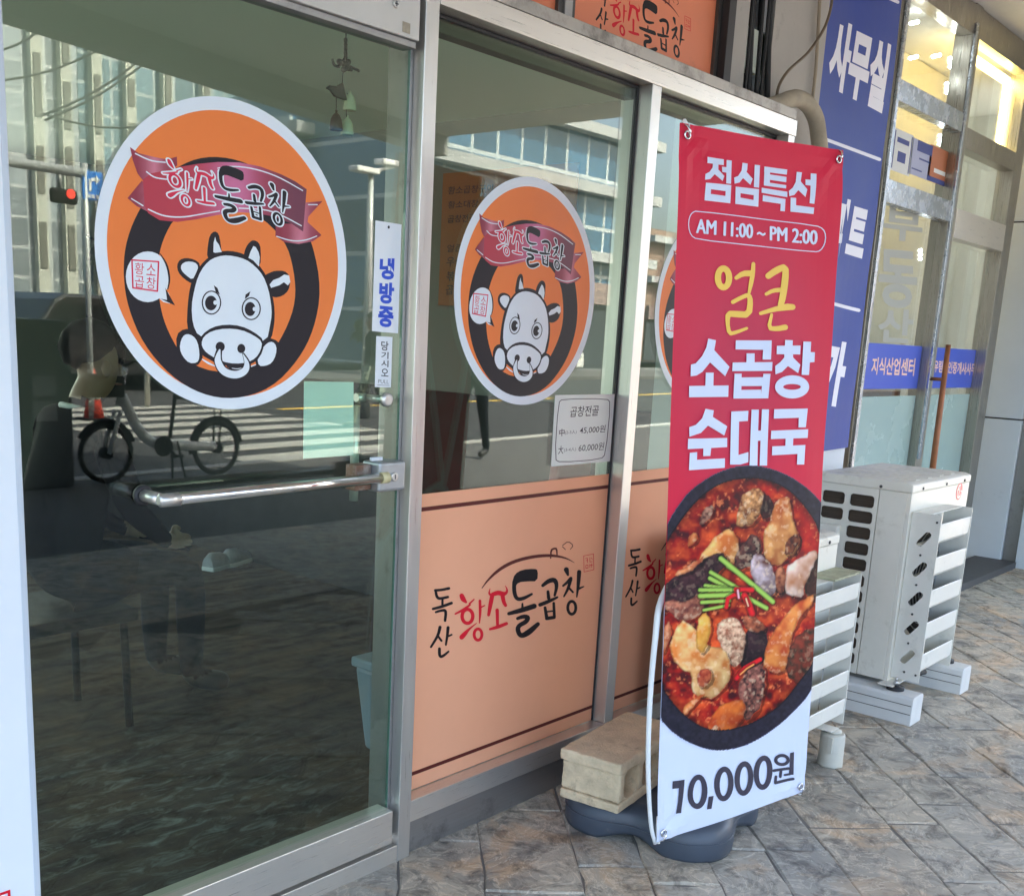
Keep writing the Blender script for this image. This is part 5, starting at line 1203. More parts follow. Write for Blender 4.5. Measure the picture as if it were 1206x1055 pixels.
# ================================================================== neighbouring estate agent's office
OY = .44
of = empty('estate_office', (6.7, OY, 0), 'estate agent office front of bronze framed glass beside the blue banner', 'shop front')
O0 = (6.7, OY, 0)
bronze = mat('bronze_frame', (.40, .37, .32), .3, 1., var=.04, ns=4, streak=(90, 90, 1)); silver = mat('crinkled_foil', (.50, .53, .58), .25, 1., bump=.35, bs=30, var=.15, ns=20)
def opart(name, m, *boxes, bev=.002, parent=None):
    mb = MB(O0)
    for b in boxes: mb.box(*b)
    return mb.build(name, m, parent or of, bev=bev)
ox = lambda px, py: at_y(px, py, OY)[0]; oz = lambda px, py: at_y(px, py, OY)[2]
xa, xm, xb = ox(1052, 108), ox(1131, 150), ox(1195, 190)
opart('post', bronze, (5.555, xa, OY-.02, OY+.08, 0, 3.3)); opart('post', bronze, (xm-.05, xm+.06, OY-.02, OY+.08, 0, 3.3)); opart('post', bronze, (xb-.06, xb+.10, OY-.02, OY+.08, 0, 3.3))
z1_, z2_ = oz(1097, 128), oz(1085, 240)
opart('transom', silver, (xa+.001, xm-.051, OY-.03, OY+.03, z1_-.055, z1_+.045)); opart('transom', silver, (xa+.001, xm-.051, OY-.03, OY+.03, z2_-.055, z2_+.055))
opart('transom', bronze, (xm+.061, xb-.061, OY-.02, OY+.06, z1_-.12, z1_-.01)); opart('transom', steel_h, (xm+.061, xb-.061, OY-.025, OY+.05, z2_-.13, z2_+.03))
opart('transom', bronze, (xm+.061, xb-.061, OY-.02, OY+.06, 3.14, 3.29)); opart('transom', bronze, (xa+.001, xm-.051, OY-.02, OY+.06, 3.14, 3.29))
opart('light_strip', silver, (xa-.035, xa-.002, OY-.035, OY-.021, .8, 3.2)); opart('light_strip', silver, (xm-.048, xm-.015, OY-.035, OY-.021, .8, 3.2))
opart('glass_pane', pane_o, (xa+.001, xm-.051, OY+.032, OY+.038, .05, 3.14), bev=0); opart('glass_pane', pane_o, (xm+.061, xb-.061, OY+.052, OY+.058, .05, 3.14), bev=0)
frost = mat('frosted_film', (.34, .48, .47), .25, var=.05, ns=2)
zl = oz(1015, 468)
opart('frosted_film', frost, (xa+.002, xm-.052, OY+.029, OY+.0318, .05, zl)); opart('frosted_film', frost, (xm+.062, xb-.062, OY+.049, OY+.0518, .05, zl))
z3, z4 = oz(1090, 408), oz(1088, 458)
blue_f = mat('blue_film', alb(56, 84, 196), .4)
opart('blue_band', blue_f, (xa+.002, xm-.052, OY+.0285, OY+.0317, z4, z3)); opart('blue_band', blue_f, (xm+.062, xb-.062, OY+.0485, OY+.0517, z4, z3))
pk = mat('peach_ink', alb(250, 196, 180), .5)
pO = Plane((5.6, OY+.028, 1), (1, 0, 0), (0, 0, 1)); pO2 = Plane((5.6, OY+.048, 1), (1, 0, 0), (0, 0, 1)); CO = (906, 250, 3.517)
P = Print(pO, CO); P.text('지식산업센터', (428, 600), (606, 606), (420, 672), .02); P.build('lettering', pk, of, .0006)
P = Print(pO2, CO); P.text('우림공인중개사사무소', (684, 612), (876, 628), (680, 662), .02); P.build('lettering', pk, of, .0006)
gw = mat('etched_white', (.36, .38, .36), .5)
P = Print(Plane((5.6, OY+.0316, 1), (1, 0, 0), (0, 0, 1)), CO); P.text('부', (480, -30), (640, -10), (470, 110), .03); P.text('동', (455, 150), (615, 165), (448, 390), .03); P.text('산', (455, 395), (600, 405), (445, 535), .03); P.build('etched_lettering', gw, of, .0006)
a_, b2_ = at_y(1117, 406, OY-.10), at_y(1098, 560, OY-.10)
mb = MB(O0); mb.tube([(a_[0], OY-.10, a_[2]), (b2_[0], OY-.10, b2_[2]-.35)], [.015, .021], 14); mb.tube([(a_[0], OY-.10, a_[2]-.2), (a_[0], OY-.02, a_[2]-.2)], .01, 8); mb.build('pull_pole', mat('wood_pole', (.36, .13, .05), .45, var=.3, ns=10), of)
# warm light frame round the upper right pane
led = mat('warm_led', (1, .74, .26), .5, emit=2.)
lx0, lx1, lz0, lz1 = xm+.075, xb-.075, z1_+.0, 3.12
opart('led_strip', led, (lx0, lx1, OY+.07, OY+.10, lz1-.04, lz1)); opart('led_strip', led, (lx1-.04, lx1, OY+.07, OY+.10, lz0, lz1-.041)); opart('led_strip', led, (lx0, lx1-.041, OY+.07, OY+.10, lz0, lz0+.02))
# inside of the office
owall = mat('office_wall', (.62, .62, .56), .7, var=.06)
opart('back_wall', owall, (5.56, 9.0, 3.0, 3.1, 0, 3.3)); opart('side_wall', owall, (9.0, 9.1, .6, 3.0, 0, 3.3)); opart('office_floor', mat('office_tile', (.40, .37, .32), .3, var=.1), (5.56, 9.0, OY+.08, 3.0, -.02, .02)); opart('office_ceiling', mat('office_ceiling_paint', (.75, .72, .64), .7), (5.56, 9.0, OY+.08, 3.0, 3.2, 3.3))
opart('curtain', mat('beige_curtain', (.60, .54, .40), .8, var=.15, ns=6, streak=(12, 12, .5)), (xm+.3, xb+.3, OY+.5, OY+.55, .3, 3.19))
opart('fill_panel', mat('fill_glow', (.9, .95, 1), .5, emit=1.6), (6.2, 6.9, 1.2, 1.6, 3.17, 3.19));  # glowing panel added to brighten the office inside
dot = mat('led_dot', (.9, .95, 1.0), .5, emit=5.)
for cx, cy in ((1077, 27), (1106, 24), (1076, 68), (1103, 66), (1119, 74), (1115, 104), (1107, 165), (1104, 195), (1084, 300)):
    mb = MB(O0)
    for k in (-1, 0, 1):
        vert = cy > 70; q = at_y(cx+(0 if vert else k*3.5), cy+(k*5 if vert else -k*.8), OY+.16); mb.ball(tuple(q), .010)
    mb.build('string_light', dot, of)
# posters on its glass
def oposter(name, lab, x0, y0, x1, y1, m, bits):
    A = at_y(x0, y0, OY+.027); B_ = at_y(x1, y1, OY+.027); o_ = ((A[0]+B_[0])/2, OY+.029, min(A[2], B_[2])); e = empty(name, o_, lab, 'poster', 'small posters on the office glass')
    mb = MB(o_); mb.box(A[0], B_[0], OY+.0285, OY+.0308, B_[2], A[2]); mb.build('sheet', m, e); w, h = B_[0]-A[0], A[2]-B_[2]
    for nm, mm, a, b, c, d in bits:
        mb = MB(o_); mb.box(A[0]+w*a, A[0]+w*b, OY+.0278, OY+.0284, B_[2]+h*c, B_[2]+h*d); mb.build(nm, mm, e)
dkb = mat('navy_ink', (.03, .05, .25), .5); pale = mat('pale_print', (.68, .72, .75), .5)
oposter('poster', 'white poster with navy outline on the office glass next to the blue banner', 1054, 150, 1071, 208, pale, [('print_block', dkb, .2, .8, .70, .82), ('print_block', dkb, .3, .7, .25, .5), ('print_line', dkb, .06, .10, .05, .95), ('print_line', dkb, .90, .94, .05, .95)])
oposter('poster', 'pale blue poster with navy heading in the middle of the office glass', 1076, 162, 1094, 213, mat('pale_blue', (.38, .42, .62), .5), [('print_block', dkb, .25, 1, .70, 1.), ('print_line', dkb, .4, .95, .48, .53), ('print_line', dkb, .1, .6, .15, .19)])
oposter('poster', 'brown orange poster with a pale edge at the right of the office glass', 1097, 170, 1118, 222, mat('rust_print', (.42, .14, .06), .5), [('print_block', pale, .25, .75, .28, .40), ('print_block', dkb, .0, 1., .0, .14)])
opart('sill_board', mat('brown_board', (.20, .08, .04), .5), (xa+.01, xm-.06, OY+.12, OY+.3, zl-.02, zl+.02))
# step and white clad return wall at the end
st_ = tag(MB((6.8, .3, 0)).box(5.6, 7.95, .14, OY-.025, -.01, .045).build('entrance_step', mat('step_stone', (.085, .085, .088), .6, var=.25, ns=20)), 'low dark stone step before the office door behind the outdoor units', 'step')
clad = mat('white_cladding', (.72, .79, .84), .35, var=.06, ns=2, dirt=((.30, .28, .26), 7, .66, .5))
cw = empty('clad_wall', (8.3, .1, 0), 'white panelled return wall with a dark slot at the end of the office front', 'wall')
C0_ = (8.3, .1, 0)
def cpart(name, m, *boxes, bev=.003):
    mb = MB(C0_)
    for b in boxes: mb.box(*b)
    return mb.build(name, m, cw, bev=bev)
zj = [0, 1.01, 2.30, 3.3]
for a, b in zip(zj, zj[1:]): cpart('panel', clad, (7.93, 8.06, .245, .52, a+.005, b-.005))
cpart('panel_backing', concd, (7.95, 8.05, .25, .515, 0, 3.3))
cpart('slot', steel_d, (7.96, 8.05, .15, .243, 0, 3.3))
for a, b in zip([0, 1.9], [1.9, 3.3]): cpart('panel', clad, (7.93, 9.2, -.75, .148, a+.003, b-.003))

# ================================================================== white sheet at the left edge
p0, p1_ = at_y(8, 0, -.012), at_y(43, 1055, -.012)
wx = (p0[0]+p1_[0])/2
e = empty('white_board', (wx-.35, 0, 0), 'tall white sheet board covering the wall left of the glass door', 'board')
mb = MB(e.location); mb.box(wx-.75, wx, -.012, .0, .0, 2.6); wbd = mb.build('sheet', white_pvc, e, bev=.002)
mb = MB(e.location); mb.box(wx-.014, wx+.001, -.0125, .026, -.0, 2.6); mb.build('edge_trim', mat('trim_grey', (.55, .60, .66), .4), e, bev=.003)
q = at_y(6, 1052, -.013); mb = MB(e.location); w_ = .005
mb.box(q[0]-.16, q[0]+.010, -.0136, -.0128, q[2], q[2]+w_); mb.box(q[0]+.010-w_, q[0]+.010, -.0136, -.0128, q[2]-.09, q[2]-.0003); mb.build('red_outline', ink_red, e)

# ================================================================== things inside the restaurant
# wind chime behind the door glass
WY = .16
def wc(px, py): return Vector(at_y(px, py, WY))
dkm = mat('dark_bronze', (.06, .05, .045), .4, .7); bell_m = mat('bell_cream', (.62, .58, .42), .5, var=.15, ns=20); bell2 = mat('bell_brown', (.12, .06, .05), .5)
ch = empty('wind_chime', tuple(wc(405, 150)), 'small wind chime with a fish and three bells hanging inside the door', 'wind chime')
mb = MB(ch.location); top_ = wc(408, 35); top_.z = 2.36; mb.tube([top_, wc(407, 66)], .0015, 6)
for k in range(5): mb.ball(tuple(wc(407, 48+k*5)), .006, sc=(.8, .8, 1.2))
mb.build('chain', dkm, ch)
mb = MB(ch.location)
for k in range(26):
    t = random.uniform(0, 6.28); r = random.uniform(.004, .022); c = wc(406, 77); mb.ball((c.x+r*math.cos(t), c.y, c.z+r*.7*math.sin(t)), random.uniform(.004, .007))
mb.tube(spline([wc(400, 79), wc(394, 77), wc(391, 70)], 5), .0032, 8); mb.tube(spline([wc(413, 79), wc(419, 82), wc(423, 84)], 5), .0032, 8); mb.build('scroll_ornament', dkm, ch)
mb = MB(ch.location); c = [(384, 104), (388, 101), (396, 102), (403, 98), (405, 106), (408, 119), (402, 117), (394, 114), (389, 107)]
lo = [mb.v(wc(*q)+Vector((0, -.004, 0))) for q in c]; hi = [mb.v(wc(*q)+Vector((0, .004, 0))) for q in c]; mb.b.faces.new(lo); mb.b.faces.new(hi[::-1])
for i in range(len(c)): mb.b.faces.new([lo[i], lo[(i+1) % len(c)], hi[(i+1) % len(c)], hi[i]])
mb.build('fish', dkm, ch, bev=.0015)
mb = MB(ch.location)
for a, b in (((404, 85), (403, 99)), ((396, 112), (396, 134)), ((408, 128), (408, 138)), ((409, 110), (410, 113))): mb.tube([wc(*a), wc(*b)], .001, 5)
mb.build('thread', dkm, ch)
for (px, py, m_) in ((412, 120, bell_m), (409, 149, bell_m), (396, 143, bell2)):
    c = wc(px, py); mb = MB(ch.location); mb.lathe((c.x, c.y, c.z), [(.015, -.020), (.0155, -.016), (.013, .004), (.008, .014), (.003, .018), (.003, .024)], 16); mb.build('bell', m_, ch)
# menu board on the right hand wall
MX = 3.855
mA, mB_ = at_x(524, 205, MX), at_x(600, 362, MX)
e = empty('menu_board', (MX-.005, (mA[1]+mB_[1])/2, min(mA[2], mB_[2])), 'dim orange menu board on the side wall inside the first window', 'menu board')
mb = MB(e.location); mb.box(MX-.012, MX-.002, mB_[1]-.35, mA[1], mB_[2], mA[2]); mb.build('board', mat('menu_orange', (.34, .12, .035), .6, var=.1), e)
pm = Plane((MX-.0125, mA[1], mA[2]), (0, -1, 0), (0, 0, 1))
pm.N = np.array([-1., 0, 0])
CMn = (500, 130, 4.307); mink = mat('menu_ink', (.03, .03, .035), .6)
P = Print(pm, CMn); P.text('황소곱창구이', (122, 388), (350, 374), (118, 428), .01); P.text('황소대창구이', (122, 462), (350, 448), (118, 500), .01); P.text('곱창전골', (120, 534), (262, 526), (116, 572), .01); P.text('얼큰소곱창', (118, 682), (320, 675), (112, 720), .01)
P.build('lettering', mink, e, .001)
P = Print(pm, (500, 150, 2.343)); P.text('우삼겹', (62, 358), (130, 352), (60, 385), .01); P.text('볶음밥', (62, 398), (130, 392), (60, 425), .01); P.text('곱창', (60, 436), (104, 432), (58, 463), .01); P.build('lettering', mink, e, .001)
# red chair, bin, shoes, table, seated guest
red_v = mat('red_vinyl', (.34, .03, .035), .4, var=.1, ns=6); blackp = mat('black_paint', (.012, .012, .013), .65, spec=.15)
c = at_y(655, 556, 1.0); e = empty('dining_chair', (c[0], 1.05, .012), 'red vinyl dining chair inside behind the price notice', 'chair')
mb = MB(e.location); x, y = c[0], 1.05; mb.prism(el2 := [(x-.22+.0, .62), (x-.19, .90), (x-.10, 1.00), (x+.10, 1.00), (x+.19, .90), (x+.22, .62)], 'y', y-.21, y-.16); mb.build('backrest', red_v, e, bev=.012, seg=3)
mb = MB(e.location); mb.box(x-.22, x+.22, y-.20, y+.22, .44, .50); mb.build('seat', red_v, e, bev=.02, seg=3)
for a in (-.2, .2):
    for b in (-.18, .19): mb = MB(e.location); mb.tube([(x+a, y+b, .012), (x+a*.9, y+b*.9, .445)], .014, 8); mb.build('leg', blackp, e)
c = np.array([2.34, .42, 0]); e = empty('plastic_bin', (c[0]+.09, c[1]+.12, .012), 'pale blue grey plastic bin standing inside beside the door jamb', 'bin')
binm = mat('bin_plastic', (.26, .31, .36), .5); x, y = c[0]+.09, c[1]+.12
mb = MB(e.location); mb.hexa([(x-.085, y-.10, .012), (x+.085, y-.10, .012), (x+.085, y+.10, .012), (x-.085, y+.10, .012), (x-.11, y-.13, .30), (x+.11, y-.13, .30), (x+.11, y+.13, .30), (x-.11, y+.13, .30)]); mb.build('tub', binm, e, bev=.012)
mb = MB(e.location); mb.box(x-.12, x+.12, y-.14, y+.14, .301, .335); mb.build('rim', binm, e, bev=.008)
shoe_u = mat('shoe_canvas', (.30, .31, .32), .8, var=.3, ns=20); shoe_s = mat('shoe_sole', (.66, .66, .62), .6)
def shoe(loc, rz, label):
    e = empty('shoe', loc, label, 'shoe', 'shoes left on the restaurant floor', rz)
    prof = [(-.135, .040), (-.10, .048), (-.02, .042), (.05, .050), (.11, .052), (.14, .035)]
    for nm, z0, z1_, m, sc in (('sole', 0, .025, shoe_s, 1.04), ('upper', .025, None, shoe_u, .97)):
        mb = MB()
        if nm == 'sole': mb.prism([(x, w*sc) for x, w in prof]+[(x, -w*sc) for x, w in prof[::-1]], 'z', z0, z1_)
        else:
            rings = []
            for x, w in prof:
                h = {-.135: .085, -.10: .105, -.02: .095, .05: .065, .11: .05, .14: .038}[x]; rings.append([mb.v((x, w*sc*math.cos(t), .0255+(h-.0255)*math.sin(t))) for t in [k*math.pi/8 for k in range(9)]])
            for A, B_ in zip(rings, rings[1:]):
                for k in range(8): mb.b.faces.new([A[k], A[k+1], B_[k+1], B_[k]]).smooth = True
            mb.b.faces.new(rings[0]); mb.b.faces.new(rings[-1][::-1])
        mb.build(nm, m, e, bev=.004)
for k, (px, py, rz) in enumerate(((142, 661, -.6), (168, 664, -.4), (262, 668, .3), (280, 663, .4))):
    c = at_z(px, py, .012); shoe((c[0], min(c[1], 4.7), .012), rz, ('left shoe of the grey pair lying near the seated guest', 'right shoe of the grey pair lying near the seated guest', 'grey shoe of the pair lying further along the wall', 'grey shoe pointing to the window in the pair along the wall')[k])

# ---- people
skin = mat('skin', (.34, .21, .15), .55, var=.06, ns=20); hair_m = mat('black_hair', (.010, .009, .010), .85, spec=.15)
def person(name, label, loc, rz, J, cloth_fn, mats, hair=True, head=(0, 0, 0), group=None):
    """J: joint name -> (x, y, z, radius); facing +x. one continuous skinned surface"""
    e = empty(name, loc, label, 'person', group, rz)
    names = list(J); ix = {k: i for i, k in enumerate(names)}
    ed = [('pelvis', 'belly'), ('belly', 'chest'), ('chest', 'neck0'), ('neck0', 'neck1'), ('neck1', 'jaw'), ('jaw', 'skull'), ('skull', 'crown')]
    for s in 'LR':
        ed += [('chest', 'sh'+s), ('sh'+s, 'el'+s), ('el'+s, 'wr'+s), ('wr'+s, 'pa'+s), ('pelvis', 'hip'+s), ('hip'+s, 'kn'+s), ('kn'+s, 'an'+s), ('an'+s, 'toe'+s)]
        w = Vector(J['wr'+s][:3]); p_ = Vector(J['pa'+s][:3]); d = (p_-w).normalized(); side = d.cross(Vector((0, 1, 0))); side = side.normalized() if side.length > .1 else Vector((1, 0, 0))
        for k, (o_, ln) in enumerate(((-.5, .040), (-.17, .05), (.17, .048), (.5, .036), (1.1, .03))):
            b = p_+side*o_*.045+d*(.03 if k < 4 else -.03); t1 = b+d*ln*.6; t2 = t1+d*ln*.5+Vector((0, 0, -.008))
            for q, nm in ((b, 'a'), (t1, 'b'), (t2, 'c')): J['f%s%d%s' % (s, k, nm)] = (*q, .0085 if nm != 'c' else .007)
            ed += [('pa'+s, 'f%s%da' % (s, k)), ('f%s%da' % (s, k), 'f%s%db' % (s, k)), ('f%s%db' % (s, k), 'f%s%dc' % (s, k))]
    names = list(J); ix = {k: i for i, k in enumerate(names)}
    me = bpy.data.meshes.new('body'); me.from_pydata([J[k][:3] for k in names], [(ix[a], ix[b]) for a, b in ed], [])
    o = bpy.data.objects.new('body', me); COL.objects.link(o)
    o.modifiers.new('skin', 'SKIN'); sv = me.skin_vertices[0].data
    for k in names: r = J[k][3]; sv[ix[k]].radius = (r, r) if not isinstance(r, tuple) else r
    sv[ix['pelvis']].use_root = True
    ss = o.modifiers.new('sub', 'SUBSURF'); ss.levels = 2; ss.render_levels = 2
    dg = bpy.context.evaluated_depsgraph_get(); m2 = bpy.data.meshes.new_from_object(o.evaluated_get(dg)); bpy.data.objects.remove(o)
    m2.name = 'body'; m2.materials.clear()
    for m in mats: m2.materials.append(m)
    for p_ in m2.polygons: p_.use_smooth = True; p_.material_index = cloth_fn(p_.center)
    b = bpy.data.objects.new('body', m2); COL.objects.link(b); b.parent = e
    sk_ = Vector(J['skull'][:3]); jw = Vector(J['jaw'][:3])
    mb = MB(); mb.ball(sk_+Vector((-.018, 0, .028)), .108, sc=(.98, .80, .92)); bm = mb.b
    for v in list(bm.verts):
        lim = sk_.z+(.045 if v.co.x > sk_.x+.03 else .0 if v.co.x > sk_.x-.04 else -.045)
        if v.co.z < lim: v.co.z = lim; v.co.x = sk_.x+(v.co.x-sk_.x)*.92; v.co.y = sk_.y+(v.co.y-sk_.y)*.92
    mb.build('hair', hair_m, e)
    mb = MB(); f = jw.lerp(sk_, .45)
    mb.prism([(f.x+.070, f.z+.035), (f.x+.104, f.z-.012), (f.x+.078, f.z-.020)], 'y', -.014+f.y, .014+f.y); mb.build('nose', skin, e, bev=.004)
    for s in (-1, 1):
        mb = MB(); mb.ball((f.x+.072, f.y+s*.030, f.z+.032), .011); mb.build('eye', hair_m, e)
        mb = MB(); mb.ball((f.x-.01, f.y+s*.078, f.z+.01), .03, sc=(.6, .3, 1)); mb.build('ear', skin, e)
    mb = MB(); mb.box(f.x+.060, f.x+.080, f.y-.022, f.y+.022, f.z-.048, f.z-.042); mb.build('mouth', mat('lip', (.30, .12, .10), .6), e, bev=.002)
    return e
def standing(stride=.22, lean=0., arm=.1):
    J = {'pelvis': (0, 0, .95, .14), 'belly': (0, 0, 1.12, .13), 'chest': (.01, 0, 1.34, (.15, .13)), 'neck0': (.01, 0, 1.46, .06), 'neck1': (.02, 0, 1.53, .052), 'jaw': (.045, 0, 1.57, .065), 'skull': (.03, 0, 1.66, .088), 'crown': (.02, 0, 1.72, .06)}
    for s, k in (('L', 1), ('R', -1)):
        t = stride*k
        J['sh'+s] = (.0, .19*k, 1.41, .062); J['el'+s] = (-arm*k*.6, .23*k, 1.14, .045); J['wr'+s] = (-arm*k+.06, .23*k, .90, .028); J['pa'+s] = (-arm*k+.075, .23*k, .84, .030)
        J['hip'+s] = (0, .09*k, .90, .095); J['kn'+s] = (t*.6+.03, .095*k, .50, .062); J['an'+s] = (t, .10*k, .09, .042); J['toe'+s] = (t+.17, .10*k, .045, .040)
    return J
def dress_standing(c): return 3 if c.z < .10 else 1 if c.z < .98 else (2 if c.z > 1.50 or (abs(c.y) > .19 and c.z < .93) else 0)
jk1 = mat('dark_jacket', (.008, .008, .010), .95, spec=.1); tr1 = mat('sage_trousers', (.22, .25, .19), .8); tr2 = mat('navy_trousers', (.008, .010, .016), .95, spec=.1); shoe_m = mat('black_shoe', (.02, .02, .02), .5); jk2 = mat('grey_coat', (.12, .12, .13), .8)
c = mir_z(436, 505, -.12); person('person', 'pedestrian in dark jacket and sage trousers walking over the crossing', (c[0], c[1], -.125), R(200), standing(.26), dress_standing, [jk1, tr1, skin, shoe_m], group='pedestrians mirrored in the glass')
c = mir_z(556, 540, 0); person('person', 'pedestrian in grey coat and navy trousers on the brick sidewalk', (c[0], c[1], 0.), R(165), standing(.20), dress_standing, [jk2, tr2, skin, shoe_m], group='pedestrians mirrored in the glass')
# seated guest
d = ray(112, 415); d = d/np.linalg.norm(d); hp = CAMP+d*3.9
sx, sy, sz = hp[0]-.08, hp[1], hp[2]-1.21
J = {'pelvis': (-.10, 0, .56, .15), 'belly': (-.08, 0, .72, .14), 'chest': (-.02, 0, .95, (.155, .14)), 'neck0': (.03, 0, 1.08, .062), 'neck1': (.05, 0, 1.14, .054), 'jaw': (.09, 0, 1.17, .066), 'skull': (.08, 0, 1.255, .088), 'crown': (.07, 0, 1.315, .06)}
for s, k in (('L', 1), ('R', -1)):
    J['sh'+s] = (.0, .19*k, 1.02, .066); J['el'+s] = (.06, .25*k, .77, .048); J['wr'+s] = (.24, .15*k, .635, .029); J['pa'+s] = (.30, .13*k, .622, .030)
    J['hip'+s] = (-.06, .10*k, .54, .10); J['kn'+s] = (.36, .12*k, .52, .066); J['an'+s] = (.36, .12*k, .10, .043); J['toe'+s] = (.52, .12*k, .05, .040)
zoff = .012
collar_m = mat('white_collar', (.72, .72, .70), .7)
def dress_sit(c): return 3 if c.z < .11 else (2 if c.z > 1.12 or c.x > .25 and c.z > .595 else (1 if c.z < .60 else 0))
gx, gy = hp[0]-.08, hp[1]
gu = person('person', 'seated guest in a black sweater with white collar inside the door', (gx, gy, zoff), 0, J, dress_sit, [jk1, tr2, skin, shoe_m])
mb = MB(); mb.tube([(.03+.068*math.cos(t), .068*math.sin(t), 1.075-.020*math.cos(t)) for t in [k*math.pi/10 for k in range(20)]], .010, 8, closed=True); mb.build('collar', collar_m, gu)
e = empty('dining_chair', (gx-.12, gy, zoff), 'black chair the seated guest sits on inside', 'chair')
mb = MB(); mb.box(-.22, .22, -.21, .21, .38, .425); mb.build('seat', blackp, e, bev=.01); mb = MB(); mb.box(-.24, -.20, -.2, .2, .46, .86); mb.build('backrest', blackp, e, bev=.01)
for a in (-.2, .19):
    for b in (-.18, .18): mb = MB(); mb.tube([(a, b, 0), (a*.95, b*.95, .385)], .014, 8); mb.build('leg', blackp, e)
for b in (-.17, .17): mb = MB(); mb.tube([(-.21, b, .42), (-.22, b, .50)], .012, 8); mb.build('back_post', blackp, e)
# coat on a peg rail against the back wall column
WX = 3.858
ra, rb = at_x(62, 285, WX), at_x(140, 286, WX); zr = (ra[2]+rb[2])/2
rk = empty('peg_rail', (WX, (ra[1]+rb[1])/2, zr), 'dark peg rail on the side wall inside the restaurant', 'coat rail')
mb = MB(rk.location); mb.box(WX-.02, WX-.001, rb[1], ra[1], zr-.02, zr+.02); mb.build('rail', blackp, rk)
for k in range(6): yy = rb[1]+(ra[1]-rb[1])*(k+.5)/6; mb = MB(rk.location); mb.tube([(WX-.02, yy, zr), (WX-.10, yy, zr+.025)], .007, 8); mb.build('peg', blackp, rk)
def coat(px, lab, L_, wd):
    c = at_x(px, 300, WX-.10); e = empty('coat', (c[0], c[1], zr-L_), lab, 'coat'); mb = MB(e.location); rings = []
    for h, w, t in ((0, .03, .03), (-.07, wd*.6, .06), (-.2, wd*.85, .075), (-L_*.6, wd*.9, .08), (-L_, wd, .085)):
        rings.append([mb.v((c[0]+t*math.sin(a)*(1+.1*math.sin(7*a)), c[1]+w*math.cos(a)*(1+.06*math.sin(5*a)), zr+h)) for a in [k*math.pi/12 for k in range(24)]])
    for A, B_ in zip(rings, rings[1:]):
        for k in range(24): mb.b.faces.new([A[k], A[(k+1) % 24], B_[(k+1) % 24], B_[k]]).smooth = True
    mb.b.faces.new(rings[0]); mb.b.faces.new(rings[-1]); mb.build('coat_body', jk1, e)
coat(75, 'long black coat on the peg rail nearer the back of the room', 1.15, .26)
coat(122, 'short black jacket on the peg rail nearer the street window', .75, .20)

# ================================================================== the street mirrored in the glass
# shared bicycle at the kerb
by0 = mir_z(130, 570, 0); by1 = mir_z(248, 558, 0)
bx, bY = by0[0], (by0[1]+by1[1])/2; wbs = by1[0]-by0[0]
bk = empty('bicycle', (bx+wbs/2, bY, 0), 'white step through city bicycle parked at the kerb', 'bicycle')
rub = mat('tyre_rubber', (.02, .02, .02), .8); wpaint = mat('bicycle_white', (.80, .81, .80), .35)
def L3(x, y, z): return (bx+x, bY+y, z)
for x in (0, wbs):
    mb = MB(bk.location); R_ = .232; mb.tube([L3(x+R_*math.cos(t), 0, .256+R_*math.sin(t)) for t in [k*math.pi/18 for k in range(36)]], .024, 8, closed=True); wh = mb.build('wheel', rub, bk)
    mb = MB(bk.location)
    for k in range(14): t = k*math.pi/7; mb.tube([L3(x, 0, .256), L3(x+.212*math.cos(t), 0, .256+.212*math.sin(t))], .0022, 5)
    mb.lathe((bx+x, bY, .256), [(.05, -.04), (.05, .04)], 12, 'y'); mb.build('spokes', blackp, wh)
    mb = MB(bk.location); t0, t1 = ((R(20), R(150)) if x == 0 else (R(10), R(190))); mb.tube([L3(x+.275*math.cos(t), 0, .256+.275*math.sin(t)) for t in np.linspace(t0, t1, 14)], .02, 8); mb.build('mudguard', blackp, bk)
mb = MB(bk.location); mb.tube(spline([L3(.16, 0, .74), L3(.22, 0, .62), L3(.32, 0, .44), L3(.46, 0, .33), L3(.66, 0, .30), L3(wbs-.02, 0, .27)], 5), .046, 12); mb.build('frame', wpaint, bk)
mb = MB(bk.location)
for s in (-.05, .05): mb.tube([L3(0, s, .256), L3(.12, s, .62)], .020, 8)
mb.tube([L3(.12, 0, .66), L3(.20, 0, .98)], .022, 10); mb.build('fork', wpaint, bk)
mb = MB(bk.location); mb.tube(spline([L3(.30, -.29, 1.08), L3(.24, -.2, 1.09), L3(.20, 0, 1.0), L3(.24, .2, 1.09), L3(.30, .29, 1.08)], 5), .013, 8); mb.build('handlebar', blackp, bk)
mb = MB(bk.location); mb.box(*[v for v in (bx-.24, bx+.10, bY-.17, bY+.17, .74, .92)]); mb.build('front_basket', blackp, bk, bev=.02)
mb = MB(bk.location); mb.tube([L3(.62, 0, .36), L3(.70, 0, .86)], .018, 8); mb.tube([L3(.68, 0, .72), L3(wbs, 0, .70)], .012, 8); mb.tube([L3(wbs, .05, .256), L3(wbs+.02, .05, .70)], .008, 8); mb.tube([L3(wbs, -.05, .256), L3(wbs+.02, -.05, .70)], .008, 8); mb.build('seat_post', blackp, bk)
mb = MB(bk.location); mb.prism([(bx+.56, bY+.02), (bx+.74, bY+.03), (bx+.86, bY+.10), (bx+.86, bY-.10), (bx+.74, bY-.03), (bx+.56, bY-.02)], 'z', .86, .92); mb.build('saddle', blackp, bk, bev=.02, seg=3)
mb = MB(bk.location); mb.tube([L3(.60, .06, .34), L3(.58, .10, .01)], .011, 8); mb.tube([L3(.66, .06, .34), L3(.70, .12, .01)], .011, 8); mb.build('kickstand', blackp, bk)
